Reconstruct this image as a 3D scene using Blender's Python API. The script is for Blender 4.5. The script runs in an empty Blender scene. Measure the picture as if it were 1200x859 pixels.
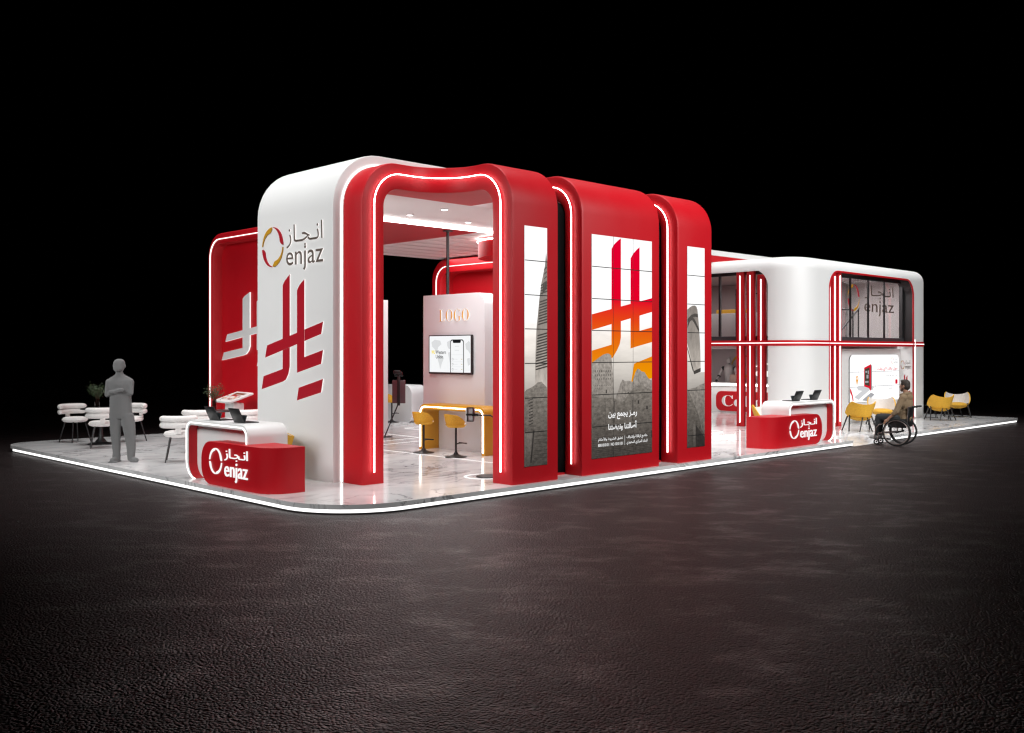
import bpy, bmesh, math, random, unicodedata
from mathutils import Vector, Matrix
random.seed(7)
C = bpy.context.scene
COL = C.collection
PI = math.pi
GZ = -0.13          # dark hall floor level; z = 0 is the top of the stand's platform

# ------------------------------------------------------------------ materials
def newmat(name):
    m = bpy.data.materials.new(name); m.use_nodes = True
    return m, m.node_tree.nodes, m.node_tree.links

def mat(name, col, rough=0.5, metal=0.0, coat=0.0, bump=0.0, bscale=60.0, var=0.0, vscale=3.0, spec=0.5, rvar=0.0):
    m, n, l = newmat(name)
    b = n['Principled BSDF']
    b.inputs['Base Color'].default_value = (*col, 1); b.inputs['Roughness'].default_value = rough
    b.inputs['Metallic'].default_value = metal; b.inputs['Coat Weight'].default_value = coat
    b.inputs['Coat Roughness'].default_value = 0.45
    b.inputs['Specular IOR Level'].default_value = spec
    tc = n.new('ShaderNodeTexCoord')
    if var or rvar:
        nz = n.new('ShaderNodeTexNoise'); nz.inputs['Scale'].default_value = vscale; nz.inputs['Detail'].default_value = 6
        l.new(tc.outputs['Object'], nz.inputs['Vector'])
        if var:
            r = n.new('ShaderNodeValToRGB'); l.new(nz.outputs['Fac'], r.inputs['Fac'])
            r.color_ramp.elements[0].position = .3; r.color_ramp.elements[1].position = .7
            r.color_ramp.elements[0].color = (*[c*(1-var) for c in col], 1); r.color_ramp.elements[1].color = (*[min(1, c*(1+var*.6)) for c in col], 1)
            l.new(r.outputs['Color'], b.inputs['Base Color'])
        if rvar:
            mr = n.new('ShaderNodeMapRange'); mr.inputs['To Min'].default_value = max(.02, rough-rvar); mr.inputs['To Max'].default_value = rough+rvar
            mr.inputs['From Min'].default_value = .3; mr.inputs['From Max'].default_value = .7
            l.new(nz.outputs['Fac'], mr.inputs['Value']); l.new(mr.outputs['Result'], b.inputs['Roughness'])
    if bump:
        nb = n.new('ShaderNodeTexNoise'); nb.inputs['Scale'].default_value = bscale; nb.inputs['Detail'].default_value = 4
        l.new(tc.outputs['Object'], nb.inputs['Vector'])
        bp = n.new('ShaderNodeBump'); bp.inputs['Strength'].default_value = bump; bp.inputs['Distance'].default_value = .01
        l.new(nb.outputs['Fac'], bp.inputs['Height']); l.new(bp.outputs['Normal'], b.inputs['Normal'])
    return m

def emat(name, col, s=1.0):
    m, n, l = newmat(name)
    n.remove(n['Principled BSDF'])
    e = n.new('ShaderNodeEmission'); e.inputs['Color'].default_value = (*col, 1); e.inputs['Strength'].default_value = s
    l.new(e.outputs[0], n['Material Output'].inputs[0])
    return m

def erampz(name, stops, s=1.0, noise=0.0, nscale=(4, 4, 4), axis='Z', lo=0.0, hi=4.0, brick=False):
    """a lit picture: colour by height on the screen, with photographic grain"""
    m, n, l = newmat(name)
    n.remove(n['Principled BSDF'])
    e = n.new('ShaderNodeEmission'); e.inputs['Strength'].default_value = s
    l.new(e.outputs[0], n['Material Output'].inputs[0])
    tc = n.new('ShaderNodeTexCoord'); sp = n.new('ShaderNodeSeparateXYZ'); l.new(tc.outputs['Object'], sp.inputs[0])
    mr = n.new('ShaderNodeMapRange'); mr.inputs['From Min'].default_value = lo; mr.inputs['From Max'].default_value = hi
    l.new(sp.outputs[axis], mr.inputs['Value'])
    r = n.new('ShaderNodeValToRGB'); l.new(mr.outputs['Result'], r.inputs['Fac'])
    el = r.color_ramp.elements
    while len(el) < len(stops): el.new(.5)
    for q, (p, c) in zip(el, stops): q.position = (p-lo)/(hi-lo); q.color = (*c, 1)
    out = r.outputs['Color']
    if noise:
        mp = n.new('ShaderNodeMapping'); mp.inputs['Scale'].default_value = nscale; l.new(tc.outputs['Object'], mp.inputs[0])
        nz = n.new('ShaderNodeTexNoise'); nz.inputs['Scale'].default_value = 1; nz.inputs['Detail'].default_value = 8; nz.inputs['Roughness'].default_value = .65
        l.new(mp.outputs[0], nz.inputs['Vector'])
        m2 = n.new('ShaderNodeMapRange'); m2.inputs['From Min'].default_value = .3; m2.inputs['From Max'].default_value = .7
        m2.inputs['To Min'].default_value = 1-noise; m2.inputs['To Max'].default_value = 1+noise
        l.new(nz.outputs['Fac'], m2.inputs['Value'])
        mx = n.new('ShaderNodeVectorMath'); mx.operation = 'SCALE'; l.new(out, mx.inputs[0]); l.new(m2.outputs['Result'], mx.inputs['Scale'])
        out = mx.outputs[0]
    l.new(out, e.inputs['Color'])
    return m

def marble(name, base=(.82, .815, .81), vein=(.28, .275, .28), rough=.12):
    m, n, l = newmat(name)
    b = n['Principled BSDF']
    tc = n.new('ShaderNodeTexCoord')
    mp = n.new('ShaderNodeMapping'); mp.inputs['Scale'].default_value = (.5, 1.0, .8); mp.inputs['Rotation'].default_value = (0, 0, .6)
    l.new(tc.outputs['Object'], mp.inputs[0])
    nz = n.new('ShaderNodeTexNoise'); nz.inputs['Scale'].default_value = 1.1; nz.inputs['Detail'].default_value = 12; nz.inputs['Roughness'].default_value = .62; nz.inputs['Distortion'].default_value = .9
    l.new(mp.outputs[0], nz.inputs['Vector'])
    # veins: thin band where the noise crosses one level
    a = n.new('ShaderNodeMath'); a.operation = 'SUBTRACT'; a.inputs[1].default_value = .5; l.new(nz.outputs['Fac'], a.inputs[0])
    a2 = n.new('ShaderNodeMath'); a2.operation = 'ABSOLUTE'; l.new(a.outputs[0], a2.inputs[0])
    r = n.new('ShaderNodeValToRGB'); l.new(a2.outputs[0], r.inputs['Fac'])
    r.color_ramp.elements[0].position = 0; r.color_ramp.elements[0].color = (1, 1, 1, 1)
    r.color_ramp.elements[1].position = .024; r.color_ramp.elements[1].color = (0, 0, 0, 1)
    n2 = n.new('ShaderNodeTexNoise'); n2.inputs['Scale'].default_value = .55; n2.inputs['Detail'].default_value = 5; l.new(tc.outputs['Object'], n2.inputs['Vector'])
    r2 = n.new('ShaderNodeValToRGB'); l.new(n2.outputs['Fac'], r2.inputs['Fac'])
    r2.color_ramp.elements[0].position = .40; r2.color_ramp.elements[1].position = .60
    mu = n.new('ShaderNodeMath'); mu.operation = 'MULTIPLY'; l.new(r.outputs['Color'], mu.inputs[0]); l.new(r2.outputs['Color'], mu.inputs[1])
    mx = n.new('ShaderNodeMix'); mx.data_type = 'RGBA'
    mx.inputs['A'].default_value = (*base, 1); mx.inputs['B'].default_value = (*vein, 1)
    l.new(mu.outputs[0], mx.inputs['Factor'])
    # cloudy tone
    mx2 = n.new('ShaderNodeMix'); mx2.data_type = 'RGBA'; mx2.blend_type = 'MULTIPLY'
    n3 = n.new('ShaderNodeTexNoise'); n3.inputs['Scale'].default_value = 1.8; n3.inputs['Detail'].default_value = 7; l.new(tc.outputs['Object'], n3.inputs['Vector'])
    r3 = n.new('ShaderNodeValToRGB'); r3.color_ramp.elements[0].position = .35; r3.color_ramp.elements[0].color = (.82, .82, .83, 1); r3.color_ramp.elements[1].position = .6; r3.color_ramp.elements[1].color = (1, 1, 1, 1)
    l.new(n3.outputs['Fac'], r3.inputs['Fac'])
    mx2.inputs['Factor'].default_value = 1
    l.new(mx.outputs['Result'], mx2.inputs['A']); l.new(r3.outputs['Color'], mx2.inputs['B'])
    l.new(mx2.outputs['Result'], b.inputs['Base Color'])
    b.inputs['Roughness'].default_value = rough
    return m

def ground_mat():
    m, n, l = newmat('dark_leathery_floor')
    b = n['Principled BSDF']
    tc = n.new('ShaderNodeTexCoord')
    nd = n.new('ShaderNodeTexNoise'); nd.inputs['Scale'].default_value = 9; nd.inputs['Detail'].default_value = 2; l.new(tc.outputs['Object'], nd.inputs['Vector'])
    sc_ = n.new('ShaderNodeVectorMath'); sc_.operation = 'SCALE'; sc_.inputs['Scale'].default_value = .055; l.new(nd.outputs['Color'], sc_.inputs[0])
    ad = n.new('ShaderNodeVectorMath'); ad.operation = 'ADD'; l.new(tc.outputs['Object'], ad.inputs[0]); l.new(sc_.outputs[0], ad.inputs[1])
    vo = n.new('ShaderNodeTexVoronoi'); vo.feature = 'SMOOTH_F1'; vo.inputs['Scale'].default_value = 47; vo.inputs['Smoothness'].default_value = .25
    l.new(ad.outputs[0], vo.inputs['Vector'])
    nf = n.new('ShaderNodeTexNoise'); nf.inputs['Scale'].default_value = 95; nf.inputs['Detail'].default_value = 4; l.new(tc.outputs['Object'], nf.inputs['Vector'])
    mh = n.new('ShaderNodeMath'); mh.operation = 'MULTIPLY_ADD'; mh.inputs[1].default_value = .25; l.new(nf.outputs['Fac'], mh.inputs[0]); l.new(vo.outputs['Distance'], mh.inputs[2])
    bp = n.new('ShaderNodeBump'); bp.invert = True; bp.inputs['Strength'].default_value = .85; bp.inputs['Distance'].default_value = .014
    l.new(mh.outputs[0], bp.inputs['Height']); l.new(bp.outputs['Normal'], b.inputs['Normal'])
    # worn smoother patches
    mp = n.new('ShaderNodeMapping'); mp0 = n.new('ShaderNodeMapping'); mp0.inputs['Rotation'].default_value = (0, 0, PI/4); l.new(tc.outputs['Object'], mp0.inputs[0])
    mp.inputs['Scale'].default_value = (.75, 1.15, 1); l.new(mp0.outputs[0], mp.inputs[0])
    np_ = n.new('ShaderNodeTexNoise'); np_.inputs['Scale'].default_value = 1.9; np_.inputs['Detail'].default_value = 9; np_.inputs['Roughness'].default_value = .66; l.new(mp.outputs[0], np_.inputs['Vector'])
    rr = n.new('ShaderNodeMapRange'); rr.inputs['From Min'].default_value = .50; rr.inputs['From Max'].default_value = .70
    rr.inputs['To Min'].default_value = .47; rr.inputs['To Max'].default_value = .27
    l.new(np_.outputs['Fac'], rr.inputs['Value']); l.new(rr.outputs['Result'], b.inputs['Roughness'])
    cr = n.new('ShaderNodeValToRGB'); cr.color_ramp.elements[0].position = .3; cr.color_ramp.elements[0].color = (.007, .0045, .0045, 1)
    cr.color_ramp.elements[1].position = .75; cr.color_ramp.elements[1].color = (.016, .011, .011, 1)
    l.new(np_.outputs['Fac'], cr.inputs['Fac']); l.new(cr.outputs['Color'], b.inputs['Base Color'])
    b.inputs['Specular IOR Level'].default_value = .36; b.inputs['Specular Tint'].default_value = (1, .80, .80, 1)  # reddish specular tint stands in for the stand's red reflections
    return m

M = dict(
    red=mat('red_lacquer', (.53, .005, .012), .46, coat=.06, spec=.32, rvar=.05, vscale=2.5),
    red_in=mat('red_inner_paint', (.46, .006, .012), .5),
    white=mat('white_satin_paint', (.78, .78, .77), .42, rvar=.06, vscale=2),
    warmwhite=mat('white_wall_paint', (.71, .72, .73), .5, rvar=.05),
    mauve=mat('bounce_tinted_wall', (.42, .345, .345), .6, rvar=.05),  # pinkness is red bounce light mixed into the wall colour
    ceil=mat('ceiling_white', (.72, .70, .70), .5),
    slat=mat('slat_white', (.84, .82, .80), .5),
    black=mat('black_powder_coat', (.012, .012, .013), .42, bump=.1, bscale=300),
    blackgap=mat('matt_black_panel', (.003, .003, .003), .8, spec=.1),
    dark=mat('dark_grey_metal', (.045, .055, .06), .4),
    yellow=mat('mustard_fabric', (.72, .39, .03), .75, bump=.35, bscale=160, var=.12, vscale=40),
    yellowp=mat('mustard_lacquer', (.60, .29, .02), .38),
    wfab=mat('white_boucle', (.74, .72, .70), .85, bump=.4, bscale=140, var=.05, vscale=30),
    grey=mat('flat_grey_paint', (.205, .205, .205), .95, spec=.0),
    marble=marble('white_veined_marble'),
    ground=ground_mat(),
    led=emat('white_led', (1, .94, .92), 8.5),
    finled=emat('fin_led', (1, .96, .94), 3.5),
    ledlow=emat('white_led_dim', (1, .96, .93), 1.9),
    ledfloor=emat('floor_led', (1, .98, .97), 1.25),
    edgeled=emat('platform_edge_led', (1, .985, .97), 1.7),
    glow=emat('letter_glow', (1, .95, .93), 1.1),
    lampem=emat('downlight_lens', (1, .98, .96), 10),
    scrwhite=emat('screen_white', (1, 1, 1), 1.15),
    scrtext=emat('screen_text_white', (1, 1, 1), 1.0),
    logogrey=mat('taupe_letters', (.115, .085, .07), .5),
    gold=mat('gold_logo_paint', (.55, .28, .012), .4),
    redlogo=mat('crimson_logo_paint', (.42, .008, .02), .4),
    brass=mat('brass_letters', (.80, .42, .06), .4, metal=.15),
    seam=mat('screen_seam', (.02, .02, .02), .4),
    skin=mat('skin', (.36, .19, .12), .5, var=.12, vscale=20),
    hair=mat('dark_hair', (.030, .020, .014), .6, bump=.5, bscale=220),
    beard=mat('short_beard', (.075, .042, .028), .7, bump=.5, bscale=260),
    hoodie=mat('khaki_hoodie', (.235, .165, .098), .9, bump=.45, bscale=120, var=.12, vscale=9),
    jeans=mat('charcoal_trousers', (.030, .034, .036), .9, bump=.35, bscale=140, var=.2, vscale=8),
    shoe=mat('pale_grey_shoe', (.42, .41, .40), .7),
    rubber=mat('tyre_rubber', (.014, .014, .014), .6),
    steel=mat('polished_tube', (.40, .34, .32), .3, metal=.9),
    leaf=mat('leaf_green', (.028, .06, .012), .55, var=.4, vscale=30),
    twig=mat('brown_twig', (.06, .035, .02), .8),
    maroon=mat('maroon_display_back', (.12, .065, .075), .35),
    robotwhite=mat('robot_shell', (.42, .37, .36), .35),
    stone=mat('tan_bag', (.25, .15, .12), .8),
)
def glassmat(name, tint, gloss):
    m, n, l = newmat(name); n.remove(n['Principled BSDF'])
    t = n.new('ShaderNodeBsdfTransparent'); t.inputs[0].default_value = (*tint, 1)
    g = n.new('ShaderNodeBsdfGlossy'); g.inputs['Roughness'].default_value = .03
    fr = n.new('ShaderNodeMath'); fr.operation = 'POWER'; fr.inputs[1].default_value = 3.0
    lw_ = n.new('ShaderNodeLayerWeight'); lw_.inputs['Blend'].default_value = .5; l.new(lw_.outputs['Facing'], fr.inputs[0])
    mu = n.new('ShaderNodeMath'); mu.operation = 'MULTIPLY'; mu.inputs[1].default_value = gloss; l.new(fr.outputs[0], mu.inputs[0])
    x = n.new('ShaderNodeMixShader'); l.new(mu.outputs[0], x.inputs[0]); l.new(t.outputs[0], x.inputs[1]); l.new(g.outputs[0], x.inputs[2])
    l.new(x.outputs[0], n['Material Output'].inputs[0])
    return m
M['glass'] = glassmat('window_glass', (.84, .81, .81), .8)
M['vase'] = glassmat('vase_glass', (.7, .68, .68), 1.0)

# ------------------------------------------------------------------ mesh helper
class MB:
    def __init__(s): s.v = []; s.f = []; s.m = []
    def add(s, vs, fs, m=0):
        o = len(s.v); s.v += [tuple(p) for p in vs]
        for f in fs: s.f.append(tuple(i+o for i in f)); s.m.append(m)
    def box(s, x0, x1, y0, y1, z0, z1, m=0, bev=0.0):
        if bev:
            bm = bmesh.new(); bmesh.ops.create_cube(bm, size=1)
            for v in bm.verts: v.co = Vector(((x0+x1)/2+v.co.x*(x1-x0), (y0+y1)/2+v.co.y*(y1-y0), (z0+z1)/2+v.co.z*(z1-z0)))
            bmesh.ops.bevel(bm, geom=list(bm.edges), offset=bev, segments=2, profile=.5, affect='EDGES')
            bm.verts.index_update()
            s.add([v.co for v in bm.verts], [[v.index for v in f.verts] for f in bm.faces], m); bm.free(); return
        v = [(x, y, z) for x in (x0, x1) for y in (y0, y1) for z in (z0, z1)]
        s.add(v, [(0, 1, 3, 2), (4, 6, 7, 5), (0, 4, 5, 1), (2, 3, 7, 6), (0, 2, 6, 4), (1, 5, 7, 3)], m)
    def obox(s, M4, sx, sy, sz, m=0, bev=0.0):
        b = MB(); b.box(-sx/2, sx/2, -sy/2, sy/2, -sz/2, sz/2, 0, bev)
        s.add([M4 @ Vector(p) for p in b.v], b.f, m)
    def rings(s, rings, m=0, close_u=True, cap=True, ms=None):
        """rings: list of equal-length point loops, skinned one to the next"""
        n = len(rings[0]); vs = [p for r in rings for p in r]; o = len(s.v); s.v += [tuple(p) for p in vs]
        for i in range(len(rings)-1):
            for j in range(n if close_u else n-1):
                k = (j+1) % n
                s.f.append((o+i*n+j, o+i*n+k, o+(i+1)*n+k, o+(i+1)*n+j)); s.m.append(ms[j] if ms else m)
        if cap:
            s.f.append(tuple(o+j for j in range(n))[::-1]); s.m.append(m)
            s.f.append(tuple(o+(len(rings)-1)*n+j for j in range(n))); s.m.append(m)
    def tube(s, pts, r, n=8, m=0, cap=True, closed=False):
        pts = [Vector(p) for p in pts]; rs = r if isinstance(r, (list, tuple)) else [r]*len(pts)
        up = None; R = []
        for i, p in enumerate(pts):
            if closed: t = (pts[(i+1) % len(pts)]-pts[i-1])
            else: t = pts[min(i+1, len(pts)-1)]-pts[max(i-1, 0)]
            t = t.normalized() if t.length > 1e-9 else Vector((0, 0, 1))
            if up is None:
                a = Vector((0, 0, 1)) if abs(t.z) < .9 else Vector((1, 0, 0))
                up = t.cross(a).normalized()
            up = (up - t*up.dot(t)).normalized(); w = t.cross(up)
            R.append([p+(up*math.cos(2*PI*k/n)+w*math.sin(2*PI*k/n))*rs[i] for k in range(n)])
        if closed: R.append(R[0]); cap = False
        s.rings(R, m, True, cap)
    def lathe(s, prof, c=(0, 0, 0), n=24, m=0):
        R = [[(c[0]+r*math.cos(2*PI*k/n), c[1]+r*math.sin(2*PI*k/n), c[2]+z) for k in range(n)] for r, z in prof]
        s.rings(R, m, True, True)
    def ell(s, c, r, rot=None, n=14, m=0):
        c = Vector(c); R = []
        for i in range(1, n):
            a = PI*i/n
            R.append([Vector((r[0]*math.sin(a)*math.cos(2*PI*k/n), r[1]*math.sin(a)*math.sin(2*PI*k/n), -r[2]*math.cos(a))) for k in range(n)])
        if rot is not None: R = [[rot @ p for p in q] for q in R]
        s.rings([[p+c for p in q] for q in R], m)
    def limb(s, p0, p1, r0, r1, n=12, m=0):
        p0 = Vector(p0); p1 = Vector(p1); d = (p1-p0).normalized(); P = []; R = []
        for a in (-80, -50, -20): P.append(p0+d*r0*math.sin(math.radians(a))); R.append(r0*math.cos(math.radians(a)))
        for t in (0.0, .33, .66, 1.0): P.append(p0.lerp(p1, t)); R.append(r0+(r1-r0)*t)
        for a in (20, 50, 80): P.append(p1+d*r1*math.sin(math.radians(a))); R.append(r1*math.cos(math.radians(a)))
        s.tube(P, R, n, m)
    def poly(s, pts, mp, n0=0.0, n1=None, m=0, ms=None):
        """polygon of plane coordinates; with n1 it is a slab between the two offsets"""
        k = len(pts)
        if n1 is None:
            s.add([mp(u, v, n0) for u, v in pts], [tuple(range(k))], m); return
        s.add([mp(u, v, n0) for u, v in pts]+[mp(u, v, n1) for u, v in pts], [], m)
        o = len(s.v)-2*k
        s.f.append(tuple(o+k+i for i in range(k))); s.m.append(m)
        for i in range(k):
            j = (i+1) % k; s.f.append((o+i, o+j, o+k+j, o+k+i)); s.m.append(m if ms is None else ms)
    def rect(s, u0, u1, v0, v1, mp, n0, m=0): s.poly([(u0, v0), (u1, v0), (u1, v1), (u0, v1)], mp, n0, None, m)
    def build(s, name, mats, parent=None, sharp=35, loc=None, recalc=True):
        me = bpy.data.meshes.new(name); me.from_pydata(s.v, [], s.f)
        for q in (mats if isinstance(mats, (list, tuple)) else [mats]): me.materials.append(M[q] if isinstance(q, str) else q)
        me.polygons.foreach_set('material_index', s.m)
        if recalc:
            bm = bmesh.new(); bm.from_mesh(me); bmesh.ops.recalc_face_normals(bm, faces=bm.faces); bm.to_mesh(me); bm.free()
        me.polygons.foreach_set('use_smooth', [True]*len(me.polygons))
        me.set_sharp_from_angle(angle=math.radians(sharp))
        me.update()
        o = bpy.data.objects.new(name, me); COL.objects.link(o)
        if parent: o.parent = parent
        if loc: o.location = loc
        return o

def tag(o, label=None, cat=None, group=None, kind=None):
    if label: o['label'] = label
    if cat: o['category'] = cat
    if group: o['group'] = group
    if kind: o['kind'] = kind
    return o
def thing(name, label, cat, loc=(0, 0, 0), rz=0.0, group=None, kind=None):
    o = bpy.data.objects.new(name, None); COL.objects.link(o); o.location = loc; o.rotation_euler = (0, 0, rz)
    o.empty_display_size = .2
    return tag(o, label, cat, group, kind)
def copy_tree(o, parent=None):
    c = o.copy(); COL.objects.link(c)
    if parent: c.parent = parent
    for ch in list(o.children): copy_tree(ch, c)
    return c
def P0(o, root):                         # parts are written in world coordinates
    o.parent = root; o.location = -root.location
    return o
def place(proto, used, loc, rz, label=None, group=None):
    o = proto if not used else copy_tree(proto)
    o.location = loc; o.rotation_euler = (0, 0, rz)
    if label: o['label'] = label
    if group: o['group'] = group
    return o
def rounded(u0, u1, v0, v1, r, n=6):
    rs = r if isinstance(r, (list, tuple)) else [r]*4   # bl, br, tr, tl
    P = []
    for (cx, cy, a0, rr) in ((u0+rs[0], v0+rs[0], 180, rs[0]), (u1-rs[1], v0+rs[1], 270, rs[1]), (u1-rs[2], v1-rs[2], 0, rs[2]), (u0+rs[3], v1-rs[3], 90, rs[3])):
        if rr <= 0: P.append((cx, cy)); continue
        for k in range(n+1):
            a = math.radians(a0+90*k/n); P.append((cx+rr*math.cos(a), cy+rr*math.sin(a)))
    return P
LX = lambda x: (lambda u, v, n: (x-n, -u, v))         # wall facing -X, u = -Y
FY = lambda y: (lambda u, v, n: (u, y-n, v))          # wall facing -Y, u = X

# ------------------------------------------------------------------ lettering
FORMS = {}
for cp in list(range(0xFE80, 0xFEFD))+list(range(0xFB50, 0xFBC0)):
    d = unicodedata.decomposition(chr(cp)).split()
    if len(d) >= 2 and d[0] in ('<isolated>', '<final>', '<initial>', '<medial>'):
        key = ''.join(chr(int(x, 16)) for x in d[1:])
        FORMS.setdefault(key, {}).setdefault(d[0][1:-1], chr(cp))
def shape(t):
    """Arabic letters in their joined forms, in left-to-right drawing order"""
    out = []
    for word in t.split(' '):
        u = []; i = 0
        while i < len(word):
            if word[i:i+2] in FORMS and word[i] == '\u0644': u.append(word[i:i+2]); i += 2
            else: u.append(word[i]); i += 1
        r = ''
        dual = lambda c: c == '\u0640' or 'initial' in FORMS.get(c, {})
        joins = lambda c: c == '\u0640' or 'final' in FORMS.get(c, {})
        for k, c in enumerate(u):
            if c not in FORMS: r += c; continue
            p = k > 0 and dual(u[k-1]) and joins(c); q = k < len(u)-1 and dual(c) and joins(u[k+1])
            f = 'medial' if p and q else 'final' if p else 'initial' if q else 'isolated'
            r += FORMS[c].get(f, FORMS[c].get('isolated', c))
        out.append(r[::-1])
    return ' '.join(out[::-1])
_tc = {}
def glyphs(body, off=0.0, ext=0.0):
    key = (body, off, ext)
    if key in _tc: return _tc[key]
    c = bpy.data.curves.new('lettering', 'FONT'); c.body = body; c.offset = off; c.resolution_u = 3; c.extrude = ext
    o = bpy.data.objects.new('lettering', c); COL.objects.link(o)
    me = o.to_mesh()
    v = [tuple(p.co) for p in me.vertices]; f = [tuple(p.vertices) for p in me.polygons]
    o.to_mesh_clear(); bpy.data.objects.remove(o); bpy.data.curves.remove(c)
    x0 = min(p[0] for p in v); x1 = max(p[0] for p in v); y0 = min(p[1] for p in v); y1 = max(p[1] for p in v)
    _tc[key] = ([((p[0]-x0)/(x1-x0), (p[1]-y0)/(y1-y0), p[2]) for p in v], f)
    return _tc[key]
def text(mb, body, u0, u1, v0, v1, mp, n0, m=0, off=0.0, ext=0.0, ms=None):
    v, f = glyphs(body, off, .5 if ext else 0)
    pts = [mp(u0+(u1-u0)*a, v0+(v1-v0)*b, n0+(c+.5)*ext) for a, b, c in v]
    o = len(mb.v); mb.v += pts
    for q in f:
        mb.f.append(tuple(i+o for i in q))
        side = ext and len({round(v[i][2], 3) for i in q}) > 1
        mb.m.append(ms if side and ms is not None else m)

def ringlogo(mb, cu, cv, ru, rv, mp, n0, mats, n1=None, thick=.2, mono=False, only=range(4)):
    """four tapering arcs chasing one another clockwise"""
    for k in only:
        a0 = 180-90*k-4; P = []; Q = []
        for i in range(11):
            t = i/10; a = math.radians(a0-82*t)
            w = (.08 if mono else .03)+thick*(t**1.1)*(1.0 if t < .86 else (1-t)/.14*.8+.2)
            P.append((cu+ru*math.cos(a), cv+rv*math.sin(a))); Q.append((cu+ru*(1-w)*math.cos(a), cv+rv*(1-w)*math.sin(a)))
        for i in range(10):
            q = [P[i], P[i+1], Q[i+1], Q[i]]
            mb.poly(q, mp, n0, n1, mats[k % 2])
ARAB = shape('ان\u0640ج\u0640از')
def logo(root, mp, ring, arab, lat, n0, mats, ext=.012, mono=False, off=.004, side=None, world=True):
    """ring (cu,cv,ru,rv); arab/lat boxes (u0,u1,v0,v1); mats: ring a, ring b, letters. Three parts of root"""
    fin_ = (lambda o: P0(o, root)) if world else (lambda o: o)
    pr = None if world else root
    for k in range(4):
        b = MB(); ringlogo(b, *ring, mp, n0, [0, 1], n0+ext, .15 if mono else .27, mono, [k]); fin_(b.build('logo_arc', mats[:2], pr))
    for body, box in ((ARAB, arab), ('enjaz', lat)):
        b = MB(); text(b, body, *box, mp, n0, 0, off, ext, 1 if side else None); fin_(b.build('logo_lettering', [mats[2]]+([side] if side else []), pr))

# barred emblem, unit box (0..1.78, 0..1.97); traced at its real size from the white portal
def emblem_polys():
    Y0 = 14.26; Z0 = 1.19
    L = [(13.62, 3.0), (13.56, 3.07), (13.41, 3.165), (13.41, 1.72), (13.45, 1.60), (13.52, 1.51), (13.61, 1.475), (14.26, 1.335), (14.20, 1.55), (13.62, 1.675)]
    Cr = [(14.09, 2.05), (12.48, 2.40), (12.53, 2.215), (14.15, 1.85)]
    Rb = [(13.2, 2.9), (13.13, 2.98), (12.99, 3.065), (12.99, 1.865), (12.48, 1.975), (12.53, 1.765), (13.2, 1.62)]
    D = [(13.15, 1.39), (12.48, 1.54), (12.53, 1.335), (13.2, 1.19)]
    return [[(Y0-a, b-Z0) for a, b in p] for p in (L, Cr, Rb, D)]
def emblem(mb, u0, v0, su, sv, mp, n0, n1, m, ms):
    for i, p in enumerate(emblem_polys()):
        d = .0015*i
        mb.poly([(u0+u*su, v0+v*sv) for u, v in p], mp, n0, n1+d, m, ms)

# ------------------------------------------------------------------ portals
def arch(s0, s1, z0, zt, r, n=10, nt=30, nl=4, half=False):
    P = [(s0, z0+(zt-r-z0)*k/nl) for k in range(nl)]
    P += [(s0+r-r*math.cos(PI/2*k/n), zt-r+r*math.sin(PI/2*k/n)) for k in range(n+1)]
    if half:
        P += [(s0+r+(s1-s0-r)*k/nt, zt) for k in range(1, nt+1)]
        return P
    P += [(s0+r+(s1-s0-2*r)*k/nt, zt) for k in range(1, nt)]
    P += [(s1-r+r*math.sin(PI/2*k/n), zt-r+r*math.cos(PI/2*k/n)) for k in range(n+1)]
    P += [(s1, z0+(zt-r-z0)*(1-k/nl)) for k in range(1, nl+1)]
    return P
def portal(mb, outer, inner, mp, depth, bev=.03, m=0, mi=None, mfront=None):
    """band between two outlines, extruded; mp(s, z, d) with d metres behind the front"""
    mi = m if mi is None else mi; mf = m if mfront is None else mfront
    R = []
    for (a, b), (c, d) in zip(outer, inner):
        w = math.hypot(c-a, d-b); e = min(.4, bev/w); k = bev*.3
        lp = lambda t: (a+(c-a)*t, b+(d-b)*t)
        R.append([mp(a, b, depth), mp(a, b, bev), mp(*lp(e*.3), k), mp(*lp(e), 0), mp(*lp(1-e), 0), mp(*lp(1-e*.3), k), mp(c, d, bev), mp(c, d, depth)])
    mb.rings(R, m, True, True, [m, m, mf, mf, mf, mi, mi, m])
def strip(mb, line, mp, w=.018, h=.022, base=.004, m=0):
    """LED profile standing proud of the band, following a line of (s, z)"""
    R = []
    for i, (a, b) in enumerate(line):
        p = line[max(0, i-1)]; q = line[min(len(line)-1, i+1)]
        t = Vector((q[0]-p[0], q[1]-p[1])).normalized(); nx, nz = -t.y, t.x
        R.append([mp(a-nx*w, b-nz*w, base), mp(a-nx*w*.8, b-nz*w*.8, -h), mp(a+nx*w*.8, b+nz*w*.8, -h), mp(a+nx*w, b+nz*w, base)])
    mb.rings(R, m)
def mid(o, i, t=.5): return [(a+(c-a)*t, b+(d-b)*t) for (a, b), (c, d) in zip(o, i)]
def clipz(line, z0):
    L = [p for p in line if p[1] >= z0]
    out = list(L)
    if line[0][1] < z0: out = [(L[0][0], z0)]+out
    if line[-1][1] < z0: out = out+[(L[-1][0], z0)]
    return out

#SETTING
# ================================================================== ground and platform
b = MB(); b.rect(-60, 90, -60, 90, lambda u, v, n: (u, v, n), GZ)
g = b.build('ground', 'ground', recalc=False); tag(g, 'dark leathery hall floor running out into blackness', 'floor', kind='structure')

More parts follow.
